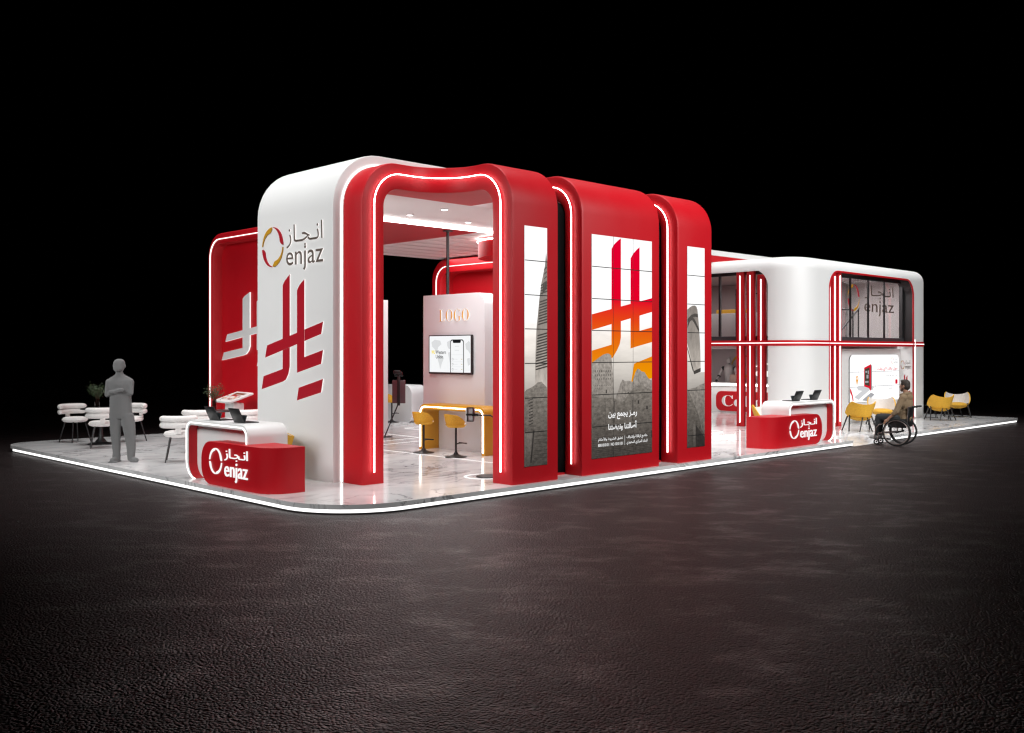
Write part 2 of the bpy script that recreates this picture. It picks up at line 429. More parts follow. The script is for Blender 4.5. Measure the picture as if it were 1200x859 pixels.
PX0, PX1, PY0, PY1 = 6.86, 30.85, 10.10, 22.5
def plan(inset):
    r = [1.15, .22, .22, .75]
    P = rounded(PX0+inset, PX1-inset, PY0+inset, PY1-inset, [max(.05, q-inset) for q in r], 14)
    return P
RX0, RX1 = 20.42, 22.3      # ramp cut into the front edge
def cut(P, d):
    out = []; done = False
    for i, p in enumerate(P):
        out.append(p)
        q = P[(i+1) % len(P)]
        if not done and abs(p[1]-q[1]) < 1e-6 and p[0] < RX0 and q[0] > RX1:
            out += [(RX0, p[1]), (RX0, PY0+.85), (RX1, PY0+.85), (RX1, p[1])]; done = True
    return out
plat = thing('platform', 'low white marble platform with a lit edge carrying the whole stand', 'platform', (0, 0, 0), kind='structure')
b = MB(); XY = lambda u, v, n: (u, v, n)
P = cut(plan(0), 0)
b.poly(P, XY, -.062, 0)
b.build('slab', 'marble', plat, 30)
b = MB()
P = plan(.012)
i0 = [i for i, p in enumerate(P) if abs(p[1]-(PY0+.012)) < 1e-5 and p[0] < 12][-1]
L1 = P[:i0+1]+[(RX0-.01, PY0+.012)]                       # front left run, and round the corner
loop = L1
far = [p for p in P if p[0] > 29]
back = [p for p in P if p[1] > PY1-.9 and p[0] < 9]
runA = [back[-1]]+[P[0]]+L1[1:] if False else None
def ledrun(pts):
    R = []
    for x, y in pts: R.append((x, y))
    n = len(R); q = MB()
    q.add([(x, y, -.062) for x, y in R]+[(x, y, GZ+.022) for x, y in R], [(i, i+1, n+i+1, n+i) for i in range(n-1)])
    return q
leftfar = [p for p in P if p[0] < PX0+.8 and p[1] > PY1-.8]      # far left corner arc
leftrun = [leftfar[-1]]+L1
e = ledrun(leftrun); e.build('edge_light', 'edgeled', plat, recalc=False)
e = ledrun([(RX1+.01, PY0+.012), (PX1-.25, PY0+.012)]); e.build('edge_light', 'edgeled', plat, recalc=False)
b = MB()
b.poly([(x, PY0+.95) if x > RX0-.3 and x < RX1+.3 and y > PY0+.5 and y < PY0+1 else (x, y) for x, y in cut(plan(.06), 0)], XY, GZ, -.064); b.build('plinth', 'black', plat)
# ramp: slopes from the platform down to the hall floor
b = MB()
b.add([(RX0, PY0+.85, -.001), (RX1, PY0+.85, -.001), (RX1, PY0-.02, GZ+.006), (RX0, PY0-.02, GZ+.006), (RX0, PY0+.85, GZ), (RX1, PY0+.85, GZ), (RX1, PY0-.02, GZ), (RX0, PY0-.02, GZ)],
      [(0, 1, 2, 3), (0, 3, 7, 4), (1, 5, 6, 2), (3, 2, 6, 7)])
b.build('ramp', 'marble', plat)
# light lines let into the marble
def floorline(p, q, w=.015):
    p = Vector(p); q = Vector(q); d = (q-p).normalized(); n = Vector((-d.y, d.x))*w
    m_ = MB(); m_.add([(*(p+n), .004), (*(q+n), .004), (*(q-n), .004), (*(p-n), .004)], [(0, 1, 2, 3)])
    return m_.build('floor_light', 'ledfloor', plat, recalc=False)
floorline((11.80, 12.45), (11.80, 17.2))
floorline((12.95, 17.18), (14.2, 17.35)); floorline((12.3, 16.52), (13.7, 16.67)); floorline((14.17, 18.6), (14.10, 17.37))
floorline((15.55, 19.72), (16.5, 19.9)); floorline((15.55, 19.72), (15.5, 19.0))
def floorring(c, r):
    m_ = MB(); n = 40
    m_.add([(c[0]+q*math.cos(2*PI*k/n), c[1]+q*math.sin(2*PI*k/n), .004) for q in (r-.022, r+.022) for k in range(n)], [(k, (k+1) % n, n+(k+1) % n, n+k) for k in range(n)])
    return m_.build('floor_light', 'ledfloor', plat, recalc=False)
floorring((20.05, 13.72), .42)
floorring((10.42, 11.22), .30)

# ================================================================== white tunnel at the corner
wp = thing('white_portal', 'tall white rounded portal wall with ring logo and crimson barred emblem', 'portal', (8.31, 12.25, 0))
o_ = arch(8.31, 15.05, 0, 4.97, .85); i_ = arch(8.86, 14.5, 0, 4.40, .42)
mpw = lambda s, z, d: (s, 12.25+d, z)
b = MB(); portal(b, o_, i_, mpw, 2.16, .02); P0(b.build('shell', ['white']), wp)
b = MB(); strip(b, clipz(arch(8.458, 14.9, 0.01, 4.815, .70), .01), mpw, .008, .024, -.006); P0(b.build('edge_light', 'finled'), wp)
b = MB(); b.box(8.95, 14.4, 14.418, 14.45, 4.335, 4.40); P0(b.build('cove_light', 'led'), wp)
mp = LX(8.31)
logo(wp, mp, (-13.925, 3.625, .315, .32), (-13.50, -12.49, 3.565, 3.93), (-13.51, -12.475, 3.20, 3.585), .002, ['gold', 'redlogo', 'logogrey'], .018, side='glow', off=.002)
b = MB(); emblem(b, -14.26, 1.19, 1, 1, mp, .001, .014, 0, 1); P0(b.build('barred_emblem', ['redlogo', 'glow']), wp)
for k, (x, y) in enumerate([(x, y) for x in (9.6, 11.0, 12.4, 13.8) for y in (12.85, 13.8)]):
    b = MB(); b.lathe([(.001, 0), (.075, 0), (.075, -.012), (.055, -.014), (.055, -.004), (.001, -.004)], (x, y, 4.398)); d = P0(b.build('downlight', 'white'), wp)
    b = MB(); b.lathe([(.001, 0), (.052, 0), (.052, .003), (.001, .003)], (x, y, 4.386)); l = b.build('lens', 'lampem'); l.parent = d

# ================================================================== red corner arch
RF = .70; XA, YA, YB, XB = 8.45, 11.71, 12.17, 10.99
XC, YF = 10.02, 10.19
L1_, AR, L3_ = XC-RF-XA, RF*PI/2, YA-RF-YF
ST = L1_+AR+L3_
def planP(s):
    if s <= L1_: return Vector((XA+s, YA))
    if s <= L1_+AR:
        t = (s-L1_)/RF; return Vector((XC-RF+RF*math.sin(t), YA-RF+RF*math.cos(t)))
    return Vector((XC, YA-RF-(s-L1_-AR)))
def planT(s):
    if s <= L1_: return Vector((XA+s, YB))
    if s <= L1_+AR:
        t = (s-L1_)/AR
        if t < .5: return Vector((XC-RF+(XB-XC+RF)*t*2, YB))
        return Vector((XB, YB+(YA-RF-YB)*(t-.5)*2))
    return Vector((XB, YA-RF-(s-L1_-AR)))
def mpc(s, z, d):
    p = planP(s); t = planT(s); v = (t-p)
    if d > 5: q = t
    elif d >= 0: q = p+v.normalized()*d
    else:
        if s <= L1_: nrm = Vector((0, -1))
        elif s <= L1_+AR: a = (s-L1_)/RF; nrm = Vector((-math.sin(a), -math.cos(a)))
        else: nrm = Vector((-1, 0))
        q = p-nrm*d
    return (q.x, q.y, z)
def portal_corner(mb, outer, inner):
    R = []
    for (a, b_), (c, d_) in zip(outer, inner):
        lp = lambda t: (a+(c-a)*t, b_+(d_-b_)*t)
        R.append([mpc(a, b_, 99), mpc(a, b_, .05), mpc(*lp(.03), .014), mpc(*lp(.12), 0), mpc(*lp(.88), 0), mpc(*lp(.97), .014), mpc(c, d_, .05), mpc(c, d_, 99)])
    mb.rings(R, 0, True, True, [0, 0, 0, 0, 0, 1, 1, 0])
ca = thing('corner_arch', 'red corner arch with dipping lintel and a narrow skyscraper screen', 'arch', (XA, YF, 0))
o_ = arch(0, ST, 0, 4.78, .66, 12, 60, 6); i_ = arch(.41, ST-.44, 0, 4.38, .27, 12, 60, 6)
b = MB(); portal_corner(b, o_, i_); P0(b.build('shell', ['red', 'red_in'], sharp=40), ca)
b = MB(); strip(b, clipz(mid(o_, i_, .44), .18), mpc, .007, .060, -.046); P0(b.build('strip_light', 'led'), ca)
# ---- screens
def scr_mats():
    return dict(
        bg=erampz('screen_sky', [(.2, (.10, .09, .08)), (1.2, (.34, .31, .28)), (1.75, (.72, .67, .61)), (2.2, (1.0, .93, .86)), (2.5, (1.1, 1.1, 1.1))], 1.0, .10, (1.5, 1.5, 6)),
        fort=erampz('screen_masonry', [(.25, (.058, .051, .045)), (.7, (.105, .092, .08)), (1.3, (.20, .178, .155)), (1.9, (.34, .31, .275))], 1.0, .48, (14, 14, 26)),
        fort2=erampz('screen_masonry_pale', [(.25, (.07, .062, .055)), (1.0, (.21, .187, .165)), (1.7, (.36, .325, .29))], 1.0, .42, (18, 18, 18)),
        dark=erampz('screen_shadow', [(.2, (.03, .026, .024)), (3.5, (.11, .10, .09))], 1.0, .3, (20, 20, 20)),
        tower=erampz('screen_tower', [(1.2, (.62, .56, .50)), (2.2, (.30, .265, .235)), (3.5, (.25, .22, .20))], 1.0, .3, (10, 10, 4)),
        fire=erampz('screen_emblem', [(1.5, (.85, .33, .0)), (1.95, (.82, .20, .004)), (2.45, (.80, .06, .008)), (2.8, (.78, .0, .02)), (3.8, (.76, .0, .03))]),
        seam=M['seam'], white=M['scrtext'])
SM = scr_mats(); SK = list(SM); SL = [SM[k] for k in SK]; SI = {k: i for i, k in enumerate(SK)}
def seams(b, u0, u1, vs, mp, n0, w=.0065):
    for v in vs: b.rect(u0, u1, v-w, v+w, mp, n0, SI['seam'])
mp = FY(YF)
Z0, Z1 = .25, 3.81
rowz = [3.30, 2.79, 2.285, 1.775, 1.262, .755]
b = MB(); U0, U1 = 10.265, 10.75
b.poly([(U0, Z0), (U1, Z0), (U1, Z1), (U0, Z1)], mp, -.02, .006, SI['bg'], SI['seam'])
tw = [(10.485, 1.4), (10.49, 1.78), (10.515, 2.26), (10.575, 2.71), (10.625, 2.98), (10.70, 3.24), (10.728, 3.44), (U1, 3.30), (U1, 1.4)]
b.poly(tw, mp, .0075, None, SI['tower'])
for k in range(34):                                           # floor bands of the tower
    z = 1.68+k*.042
    if z > 2.98: break
    ul = 10.485+max(0, (z-1.75))*.093
    if 2.22 < z < 2.32 or 2.72 < z < 2.80: continue
    b.poly([(ul+.012, z-.010), (U1, z+.035), (U1, z+.058), (ul+.012, z+.012)], mp, .009, None, SI['dark'])
b.poly([(10.64, 2.80), (10.74, 2.90), (10.74, 3.02), (10.66, 2.98)], mp, .009, None, SI['dark'])
for z in (3.05, 3.12, 3.19): b.poly([(10.67, z-.02), (10.74, z+.02), (10.74, z+.045), (10.68, z)], mp, .009, None, SI['dark'])
b.poly([(U0, Z0), (U1, Z0), (U1, 1.40), (10.70, 1.44), (10.62, 1.50), (10.54, 1.49), (10.46, 1.44), (10.38, 1.41), (10.31, 1.39), (U0, 1.355)], mp, .0105, None, SI['fort'])
b.poly([(U0, Z0), (10.36, Z0), (10.43, .74), (U0, .74)], mp, .012, None, SI['fort2'])
b.poly([(10.38, .30), (10.41, .30), (10.47, .78), (10.44, .78)], mp, .0135, None, SI['dark'])
for k in range(9): b.poly([(10.36-.002*k, .86+k*.045), (10.44, .88+k*.045), (10.44, .895+k*.045), (10.36-.002*k, .875+k*.045)], mp, .0135, None, SI['dark'])
for k in range(7): b.rect(10.46, U1, .36+k*.055, .366+k*.055, mp, .0135, SI['dark'])
seams(b, U0, U1, rowz, mp, .015)
P0(b.build('screen', SL, recalc=False), ca)

# ---- middle and end red blocks
def red_block(x0, x1, label):
    root = thing('red_block', label, 'screen block', (x0, YF, 0), group='red screen blocks along the front')
    mpx = lambda s, z, d: (x0+d, s, z)
    o_ = arch(YF, 12.1, 0, 4.78, .66, 12, 8, 6, True); i_ = arch(YF+.385, 12.1, 0, 4.38, .27, 12, 8, 6, True)
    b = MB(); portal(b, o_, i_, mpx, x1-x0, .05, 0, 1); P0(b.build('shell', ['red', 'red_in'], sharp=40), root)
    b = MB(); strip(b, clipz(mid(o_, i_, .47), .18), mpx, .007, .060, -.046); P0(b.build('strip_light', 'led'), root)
    return root
rb1 = red_block(11.55, 13.53, 'wide red block with big emblem over fort screen')
b = MB(); U0, U1 = 11.775, 13.325
b.poly([(U0, Z0), (U1, Z0), (U1, Z1), (U0, Z1)], mp, -.02, .006, SI['bg'], SI['seam'])
F = SI['fire']
b.poly([(12.26, 1.84), (12.29, 1.85), (12.40, 1.97), (12.47, 2.07), (12.50, 2.18), (12.50, 3.80), (12.42, 3.755), (12.33, 3.69), (12.26, 3.61)], mp, .0076, None, F)
b.poly([(12.75, 2.0), (12.99, 2.05), (12.99, 3.69), (12.92, 3.65), (12.82, 3.57), (12.75, 3.49)], mp, .0076, None, F)
b.poly([(U0, 2.29), (U1, 2.62), (U1, 2.855), (U0, 2.54)], mp, .0082, None, F)
b.poly([(12.75, 2.005), (U1, 2.11), (U1, 2.36), (12.985, 2.295), (12.985, 2.25), (12.75, 2.2)], mp, .0088, None, F)
b.poly([(U0, 1.75), (12.28, 1.86), (12.33, 1.97), (12.45, 2.10), (U0, 1.965)], mp, .0088, None, F)
b.poly([(12.84, 1.75), (U1, 1.87), (U1, 1.5), (12.76, 1.42)], mp, .0088, None, F)
b.poly([(U0, .9), (12.34, .9), (12.31, 1.50), (12.25, 1.885), (12.20, 1.915), (12.14, 1.92), (12.05, 1.90), (11.96, 1.86), (11.86, 1.81), (U0, 1.77)], mp, .0094, None, SI['fort2'])
b.poly([(12.31, .8), (U1, .8), (U1, 1.47), (13.27, 1.47), (13.20, 1.52), (13.12, 1.605), (13.03, 1.62), (12.98, 1.655), (12.93, 1.665), (12.87, 1.60), (12.80, 1.45), (12.70, 1.47), (12.60, 1.465), (12.54, 1.495), (12.49, 1.44), (12.43, 1.31), (12.36, 1.21)], mp, .0102, None, SI['fort2'])
b.poly([(U0, Z0), (U1, Z0), (U1, 1.31), (13.2, 1.33), (13.08, 1.385), (12.99, 1.405), (12.9, 1.37), (12.8, 1.335), (12.68, 1.23), (12.55, 1.13), (12.48, 1.12), (12.40, 1.17), (12.30, 1.20), (12.10, 1.215), (11.95, 1.215), (U0, 1.255)], mp, .011, None, SI['fort'])
for j, zr in enumerate((1.62, 1.56, 1.50, 1.40, 1.36)):
    for k in range(9):
        u = 11.86+k*.045; b.rect(u, u+(.014 if j < 3 else .01), zr, zr+.035-.006*j, mp, .0118, SI['dark'])
for u, z, w, h in ((12.11, 1.28, .03, .06), (12.52, 1.33, .014, .06), (12.66, 1.26, .05, .02), (12.93, 1.08, .05, .06), (13.16, .98, .05, .06), (13.30, .50, .03, .12), (12.96, 1.45, .012, .14)):
    b.poly([(u, z), (u+w, z), (u+w*.9, z+h), (u+w*.1, z+h)], mp, .0118, None, SI['dark'])
for k in range(11): b.poly([(U0, .28+k*.03), (U1, .30+k*.028), (U1, .305+k*.028), (U0, .285+k*.03)], mp, .0118, None, SI['dark'])
for u0, u1 in ((12.79, 12.80), (12.10, 12.105), (12.32, 12.335)): b.rect(u0, u1, .8, 1.15, mp, .0118, SI['dark'])
seams(b, U0, U1, rowz, mp, .013)
for u in (12.30, 12.81): b.rect(u-.004, u+.004, Z0, Z1, mp, .0134, SI['seam'])
T = SI['white']
text(b, shape('رمـز يجمع بين'), 12.17, 12.91, .85, .98, mp, .016, T, .022)
text(b, shape('أصالتنا ونهضتنا'), 12.17, 12.91, .66, .81, mp, .016, T, .022)
text(b, shape('تطبق الشروط والأحكام'), 11.92, 12.54, .505, .575, mp, .016, T, .012)
text(b, '8001010101  NO 1010 101', 11.92, 12.54, .43, .478, mp, .016, T, .012)
text(b, shape('خاضع لرقابة وإشراف'), 12.64, 13.19, .505, .575, mp, .016, T, .012)
text(b, shape('البنك المركزي السعودي'), 12.64, 13.19, .415, .485, mp, .016, T, .012)
b.rect(12.586, 12.592, .42, .575, mp, .016, T)
P0(b.build('screen', SL, recalc=False), rb1)

rb2 = red_block(14.07, 15.10, 'narrow red block with leaning tower screen at right end of the red row')
b = MB(); U0, U1 = 14.345, 14.875
b.poly([(U0, Z0), (U1, Z0), (U1, Z1), (U0, Z1)], mp, -.02, .006, SI['bg'], SI['seam'])
b.rect(14.6, U1, 1.58, 2.7, mp, .0070, T)
b.poly([(U0, 2.69), (14.42, 2.735), (14.50, 2.765), (14.57, 2.77), (14.62, 2.75), (14.65, 2.70), (14.69, 2.47), (14.72, 2.2), (14.74, 1.95), (14.75, 1.65), (14.64, 1.60), (14.53, 1.61), (14.50, 1.68), (U0, 2.10)], mp, .0078, None, SI['tower'])
b.poly([(U0, 2.52), (14.46, 2.60), (14.58, 2.63), (14.665, 2.62), (14.67, 2.56), (14.58, 2.57), (14.46, 2.54), (U0, 2.46)], mp, .0088, None, SI['dark'])
b.poly([(U0, 2.36), (14.42, 2.48), (14.48, 2.51), (14.54, 2.47), (14.70, 2.29), (14.70, 2.36), (14.56, 2.53), (14.48, 2.57), (14.41, 2.54), (U0, 2.43)], mp, .0088, None, SI['dark'])
b.poly([(U0, 2.04), (14.50, 1.69), (14.54, 1.61), (14.51, 1.60), (14.47, 1.68), (U0, 1.99)], mp, .0088, None, SI['dark'])
b.poly([(14.52, 1.60), (14.75, 1.66), (14.75, 1.59), (14.55, 1.545)], mp, .0088, None, SI['dark'])
b.poly([(U0, Z0), (U1, Z0), (U1, 1.38), (14.74, 1.36), (14.6, 1.31), (14.48, 1.30), (U0, 1.27)], mp, .0094, None, SI['fort2'])
b.poly([(U0, Z0), (U1, Z0), (U1, .45), (14.78, .56), (14.66, .86), (14.52, 1.05), (14.43, 1.19), (14.37, 1.27), (U0, 1.29)], mp, .0102, None, SI['fort'])
b.poly([(14.52, Z0), (14.58, Z0), (14.58, .66), (14.52, .66)], mp, .011, None, SI['fort2'])
b.poly([(14.60, Z0), (U1, Z0), (U1, .40), (14.60, .64)], mp, .011, None, SI['dark'])
seams(b, U0, U1, rowz[:-1]+[.46], mp, .012)
P0(b.build('screen', SL, recalc=False), rb2)
# ---- black recessed links between the red blocks
def black_link(x0, x1, label):
    root = thing('link_panel', label, 'panel', (x0, 10.58, 0), group='black panels between the red blocks')
    o_ = arch(10.585, 11.4, 0, 4.372, .262, 10, 6, 4, True); i_ = arch(10.66, 11.4, 0, 4.297, .2, 10, 6, 4, True)
    b = MB(); portal(b, o_, i_, lambda s, z, d: (x0+d, s, z), x1-x0+.08, .004); P0(b.build('panel', 'blackgap'), root)
    b = MB(); b.box(x0+.004, x1-.004, 10.54, 10.582, 0, .03); P0(b.build('reflection_lip', 'red'), root)  # red lip stands in for a reflection, no built part
black_link(10.995, 11.545, 'black recessed panel between the corner arch and the wide red block')
black_link(13.535, 14.065, 'black recessed panel between the wide and the narrow red blocks')

# ================================================================== red niche portals at the back
def niche(x, y0, y1, zt, depth, label, frame=.34, r=.55):
    root = thing('niche_portal', label, 'portal', (x, y0, 0))
    mpn = lambda s, z, d: (x+d, -s, z)
    o_ = arch(-y1, -y0, 0, zt, r, 10, 20, 4); i_ = arch(-y1+frame, -y0-frame, 0, zt-frame-.02, r*.55, 10, 20, 4)
    b = MB(); portal(b, o_, i_, mpn, depth, .03, 0, 1); P0(b.build('shell', ['red', 'red_in']), root)
    b = MB(); strip(b, clipz(mid(o_, i_, .55), .02), mpn, .009, .022); P0(b.build('strip_light', 'ledlow'), root)
    b = MB(); b.box(x+depth-.06, x+depth-.004, y0+.1, y1-.1, 0, zt-.15); P0(b.build('back_panel', 'red'), root)
    return root
np1 = niche(10.9, 15.0, 21.13, 4.64, .30, 'red niche portal with pale barred emblem behind the white portal', .22)
b = MB(); emblem(b, -20.87, 1.63, 1.48, .83, LX(10.9+.24), .001, .03, 0, 1); P0(b.build('barred_emblem', ['white', 'glow']), np1)
np2 = niche(16.9, 15.2, 20.26, 4.39, .5, 'red niche portal standing behind the grey wall with gold letters')
# red soffit slab that roofs the space between the portals
sf = thing('soffit', 'flat red ceiling slab between white portal and slatted ceiling', 'ceiling', (11.4, 14.47, 4.40))
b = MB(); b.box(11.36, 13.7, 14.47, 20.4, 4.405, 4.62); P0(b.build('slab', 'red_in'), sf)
# slatted ceiling
sc_ = thing('slat_ceiling', 'white slatted ceiling hanging above the lounge', 'ceiling', (13.72, 14.5, 4.42))
b = MB()
y = 14.52
while y < 20.2: b.box(13.72, 19.6, y, min(y+.45, 20.36), 4.42, 4.49, 0, .006); y += .58
P0(b.build('slat_panel', 'slat'), sc_)
b = MB(); b.box(13.72, 19.6, 14.5, 20.38, 4.54, 4.58); P0(b.build('backing', 'dark'), sc_)
# round red canopy
rc = thing('ring_canopy', 'round red hanging canopy with a glowing white disc underneath', 'canopy', (15.25, 15.15, 3.98))
b = MB(); b.lathe([(.95, .0), (1.0, .0), (1.0, .35), (.95, .35)], (15.25, 15.15, 3.98), 48); P0(b.build('drum', 'red'), rc)
b = MB(); b.lathe([(.001, 0), (.78, 0), (.78, .05), (.001, .05)], (15.25, 15.15, 4.03), 48); P0(b.build('light_disc', 'ledlow'), rc)
b = MB(); b.tube([(15.25+1.01*math.cos(a*PI/24), 15.15+1.01*math.sin(a*PI/24), 4.345) for a in range(48)], .018, 6, closed=True); P0(b.build('rim_light', 'led'), rc)
# black pole
b = MB(); b.tube([(13.03, 15.12, 3.098), (13.03, 15.12, 4.385)], .032, 12); b.lathe([(.034, 0), (.10, 0), (.10, .02), (.034, .02)], (13.03, 15.12, 4.383), 20)
tag(b.build('pole', 'black'), 'slim black pole from the grey wall top up to red ceiling', 'pole')

#BUILDING
# ================================================================== two-storey white pavilion
BX0, BX1, BY0, BY1, BT, BR, RE = 21.9, 29.38, 12.2, 20.6, 4.34, .86, .34
bd = thing('pavilion', 'white two storey rounded pavilion with red ribbon band and window openings', 'pavilion', (BX0, BY0, 0))
def oz(e, w, zt, r):
    e = min(e, w-e)
    return zt if e >= r else zt-r+math.sqrt(max(0, r*r-(r-e)**2))
cols = []          # (x, y, nx, ny, zb, key)
def run(p, q, nrm, key=None, zt=0, r=0, n=2):
    w = (Vector(q)-Vector(p)).length
    es = [w*k/n for k in range(n+1)]
    if key: es = [r*(1-math.cos(PI/2*k/10)) for k in range(11)]+[w/2]+[w-r*(1-math.cos(PI/2*k/10)) for k in range(10, -1, -1)]
    for e in es:
        t = e/w; cols.append((p[0]+(q[0]-p[0])*t, p[1]+(q[1]-p[1])*t, nrm[0], nrm[1], oz(e, w, zt, r) if key else 0.0, key))
OA0, OA1, OB0, OB1 = 13.10, 19.6, 23.33, 28.43
run((BX0, BY1), (BX0, OA1), (-1, 0)); run((BX0, OA1), (BX0, OA0), (-1, 0), 'A', 4.04, .46); run((BX0, OA0), (BX0, BY0+BR), (-1, 0), n=1)
for k in range(1, 12):
    a = PI/2*k/12; cols.append((BX0+BR-BR*math.cos(a), BY0+BR-BR*math.sin(a), -math.cos(a), -math.sin(a), 0.0, None))
run((BX0+BR, BY0), (OB0, BY0), (0, -1)); run((OB0, BY0), (OB1, BY0), (0, -1), 'B', 4.05, .50); run((OB1, BY0), (BX1-.38, BY0), (0, -1))
for k in range(0, 9):
    a = PI/2*k/8; cols.append((BX1-.36+.36*math.sin(a), BY0+.36-.36*math.cos(a), math.sin(a), -math.cos(a), 0.0, None))
run((BX1, BY0+.4), (BX1, BY1), (1, 0))
b = MB(); NL = 9
def colpts(c):
    x, y, nx, ny, zb, _ = c
    P = [(x, y, zb), (x, y, (zb+BT-RE)/2), (x, y, BT-RE)]
    for k in range(1, 7):
        a = PI/2*k/6; o = RE*(1-math.cos(a)); P.append((x-nx*o, y-ny*o, BT-RE+RE*math.sin(a)))
    return P
CP = [colpts(c) for c in cols]
b.v = [p for q in CP for p in q]
for i in range(len(cols)-1):
    if (Vector(cols[i][:2])-Vector(cols[i+1][:2])).length < 1e-6: continue
    for j in range(NL-1):
        b.f.append((i*NL+j, (i+1)*NL+j, (i+1)*NL+j+1, i*NL+j+1)); b.m.append(0)
b.f.append(tuple(i*NL+NL-1 for i in range(len(cols)) if i == 0 or (Vector(CP[i][-1])-Vector(CP[i-1][-1])).length > 1e-6)); b.m.append(0)
for key, th in (('A', .30), ('B', .42)):          # reveals
    ks = [c for c in cols if c[5] == key]
    pts = [(ks[0][0], ks[0][1], 0)]+[(c[0], c[1], c[4]) for c in ks]+[(ks[-1][0], ks[-1][1], 0)]
    nx, ny = ks[0][2], ks[0][3]
    n = len(pts); b.add(pts+[(x-nx*th, y-ny*th, z) for x, y, z in pts], [(i, i+1, n+i+1, n+i) for i in range(n-1)], 0)
P0(b.build('shell', 'white', sharp=30), bd)
# ribbon band round the body
def ribbon(pts, z0, z1, off, name, mt):
    b = MB(); R = []
    for x, y, nx, ny in pts:
        R.append([(x+nx*.001, y+ny*.001, z0), (x+nx*off, y+ny*off, z0), (x+nx*off, y+ny*off, z1), (x+nx*.001, y+ny*.001, z1)])
    b.rings(R, 0); return P0(b.build(name, mt), bd)
body = [c[:4] for c in cols if c[5] is None]
segs = [[(BX0, OA0, -1, 0)]+[c for c in body if c[1] < OA0-.01 and c[0] < OB0-.01 and not (c[1] > 14)]+[(OB0, BY0, 0, -1)],
        [(OB1, BY0, 0, -1)]+[c for c in body if c[0] > OB1+.01 and c[1] < 12.5]]
for sg in segs:
    sg2 = [sg[0]]+[c for i, c in enumerate(sg[1:]) if (Vector(c[:2])-Vector(sg[i][:2])).length > 1e-4]
    ribbon(sg2, 2.095, 2.235, .012, 'ribbon', 'red'); ribbon(sg2, 2.157, 2.177, .02, 'ribbon_light', 'ledlow')
b = MB(); b.box(BX0+.03, BX0+.28, OA0+.003, OA1-.003, 2.095, 2.235); P0(b.build('ribbon', 'red'), bd)
b = MB(); b.box(BX0+.015, BX0+.029, OA0+.003, OA1-.003, 2.157, 2.177); P0(b.build('ribbon_light', 'ledlow'), bd)
b = MB(); b.box(OB0+.003, OB1-.003, BY0+.03, BY0+.2, 2.095, 2.235); P0(b.build('ribbon', 'red'), bd)
b = MB(); b.box(OB0+.003, OB1-.003, BY0+.015, BY0+.029, 2.157, 2.177); P0(b.build('ribbon_light', 'ledlow'), bd)
# red trim and light line on the right jamb of the front opening
ks = [c for c in cols if c[5] == 'B']; wB = OB1-OB0
pts = [(ks[0][0]+.004, 0)]+[(min(max(c[0], OB0+.004), OB1-.004), c[4]-.004) for c in ks]+[(ks[-1][0]-.004, 0)]
b = MB(); n = len(pts); b.add([(x, BY0-.006, z) for x, z in pts]+[(x, BY0+.045, z) for x, z in pts], [(i, i+1, n+i+1, n+i) for i in range(n-1)])
pts2 = [(x+(.05 if x < OB0+.3 else -.05 if x > OB1-.3 else 0), z-.05 if z > .1 else 0) for x, z in pts]
b.add([(x, BY0-.006, z) for x, z in pts]+[(x, BY0-.006, z) for x, z in pts2], [(i, i+1, n+i+1, n+i) for i in range(n-1)])
P0(b.build('opening_trim', 'red', recalc=False), bd)
L = [(x-.002 if x > OB1-.01 else x, z-.002) for x, z in pts if x > OB0+.85 and z > 2.3]+[(OB1-.006, 2.24)]
b = MB(); n = len(L); b.add([(x, BY0+.05, z) for x, z in L]+[(x, BY0+.40, z) for x, z in L], [(i, i+1, n+i+1, n+i) for i in range(n-1)])
P0(b.build('window_lining', 'black', recalc=False), bd)
b = MB(); b.box(OB1+.045, OB1+.067, BY0-.018, BY0-.001, .05, 2.3); P0(b.build('jamb_light', 'ledlow'), bd)
# rooms
b = MB()
b.box(22.35, 28.35, 12.66, 20.55, 2.03, 2.22)                 # slab between the floors
b.box(22.35, 28.9, 12.66, 20.55, 4.12, 4.16)                  # upper ceiling
b.box(28.0, 28.1, 12.78, 20.5, .0, 2.02)                      # back wall, ground floor
b.box(27.6, 27.7, 14.66, 20.5, 2.23, 4.11)                    # back wall, upper floor
b.box(22.3, 28.9, 20.5, 20.58, .0, 4.11)                      # end wall
b.box(24.6, 28.9, 14.55, 14.64, 2.23, 4.11)                   # wall behind the front window
P0(b.build('inner_walls', 'mauve'), bd)
b = MB(); b.box(23.2, 28.46, 12.622, 12.70, .0, 2.02); P0(b.build('screen_wall', 'white'), bd)
# fins in both openings
def fin(x0, x1, y0, y1, z1, face):
    f = MB(); f.box(x0, x1, y0, y1, 0, z1, 0, .006); f = P0(f.build('fin', 'red'), bd)
    l = MB()
    if face == 'x': c = (y0+y1)/2; l.box(x0-.022, x0-.001, c-.007, c+.007, .10, z1-.12)
    else: c = (x0+x1)/2; l.box(c-.007, c+.007, y0-.022, y0-.001, .12, z1-.12)
    l = l.build('fin_light', 'finled'); l.parent = f; return f
for y0, y1, z1 in ((14.0, 14.22, 4.05), (13.70, 13.92, 4.05), (13.38, 13.60, 3.93)): fin(22.22, 22.32, y0, y1, z1, 'x')
for x0, z1 in ((23.40, 3.86), (23.68, 4.02), (23.96, 4.05)): fin(x0, x0+.19, 12.27+.0, 12.36, z1, 'y')
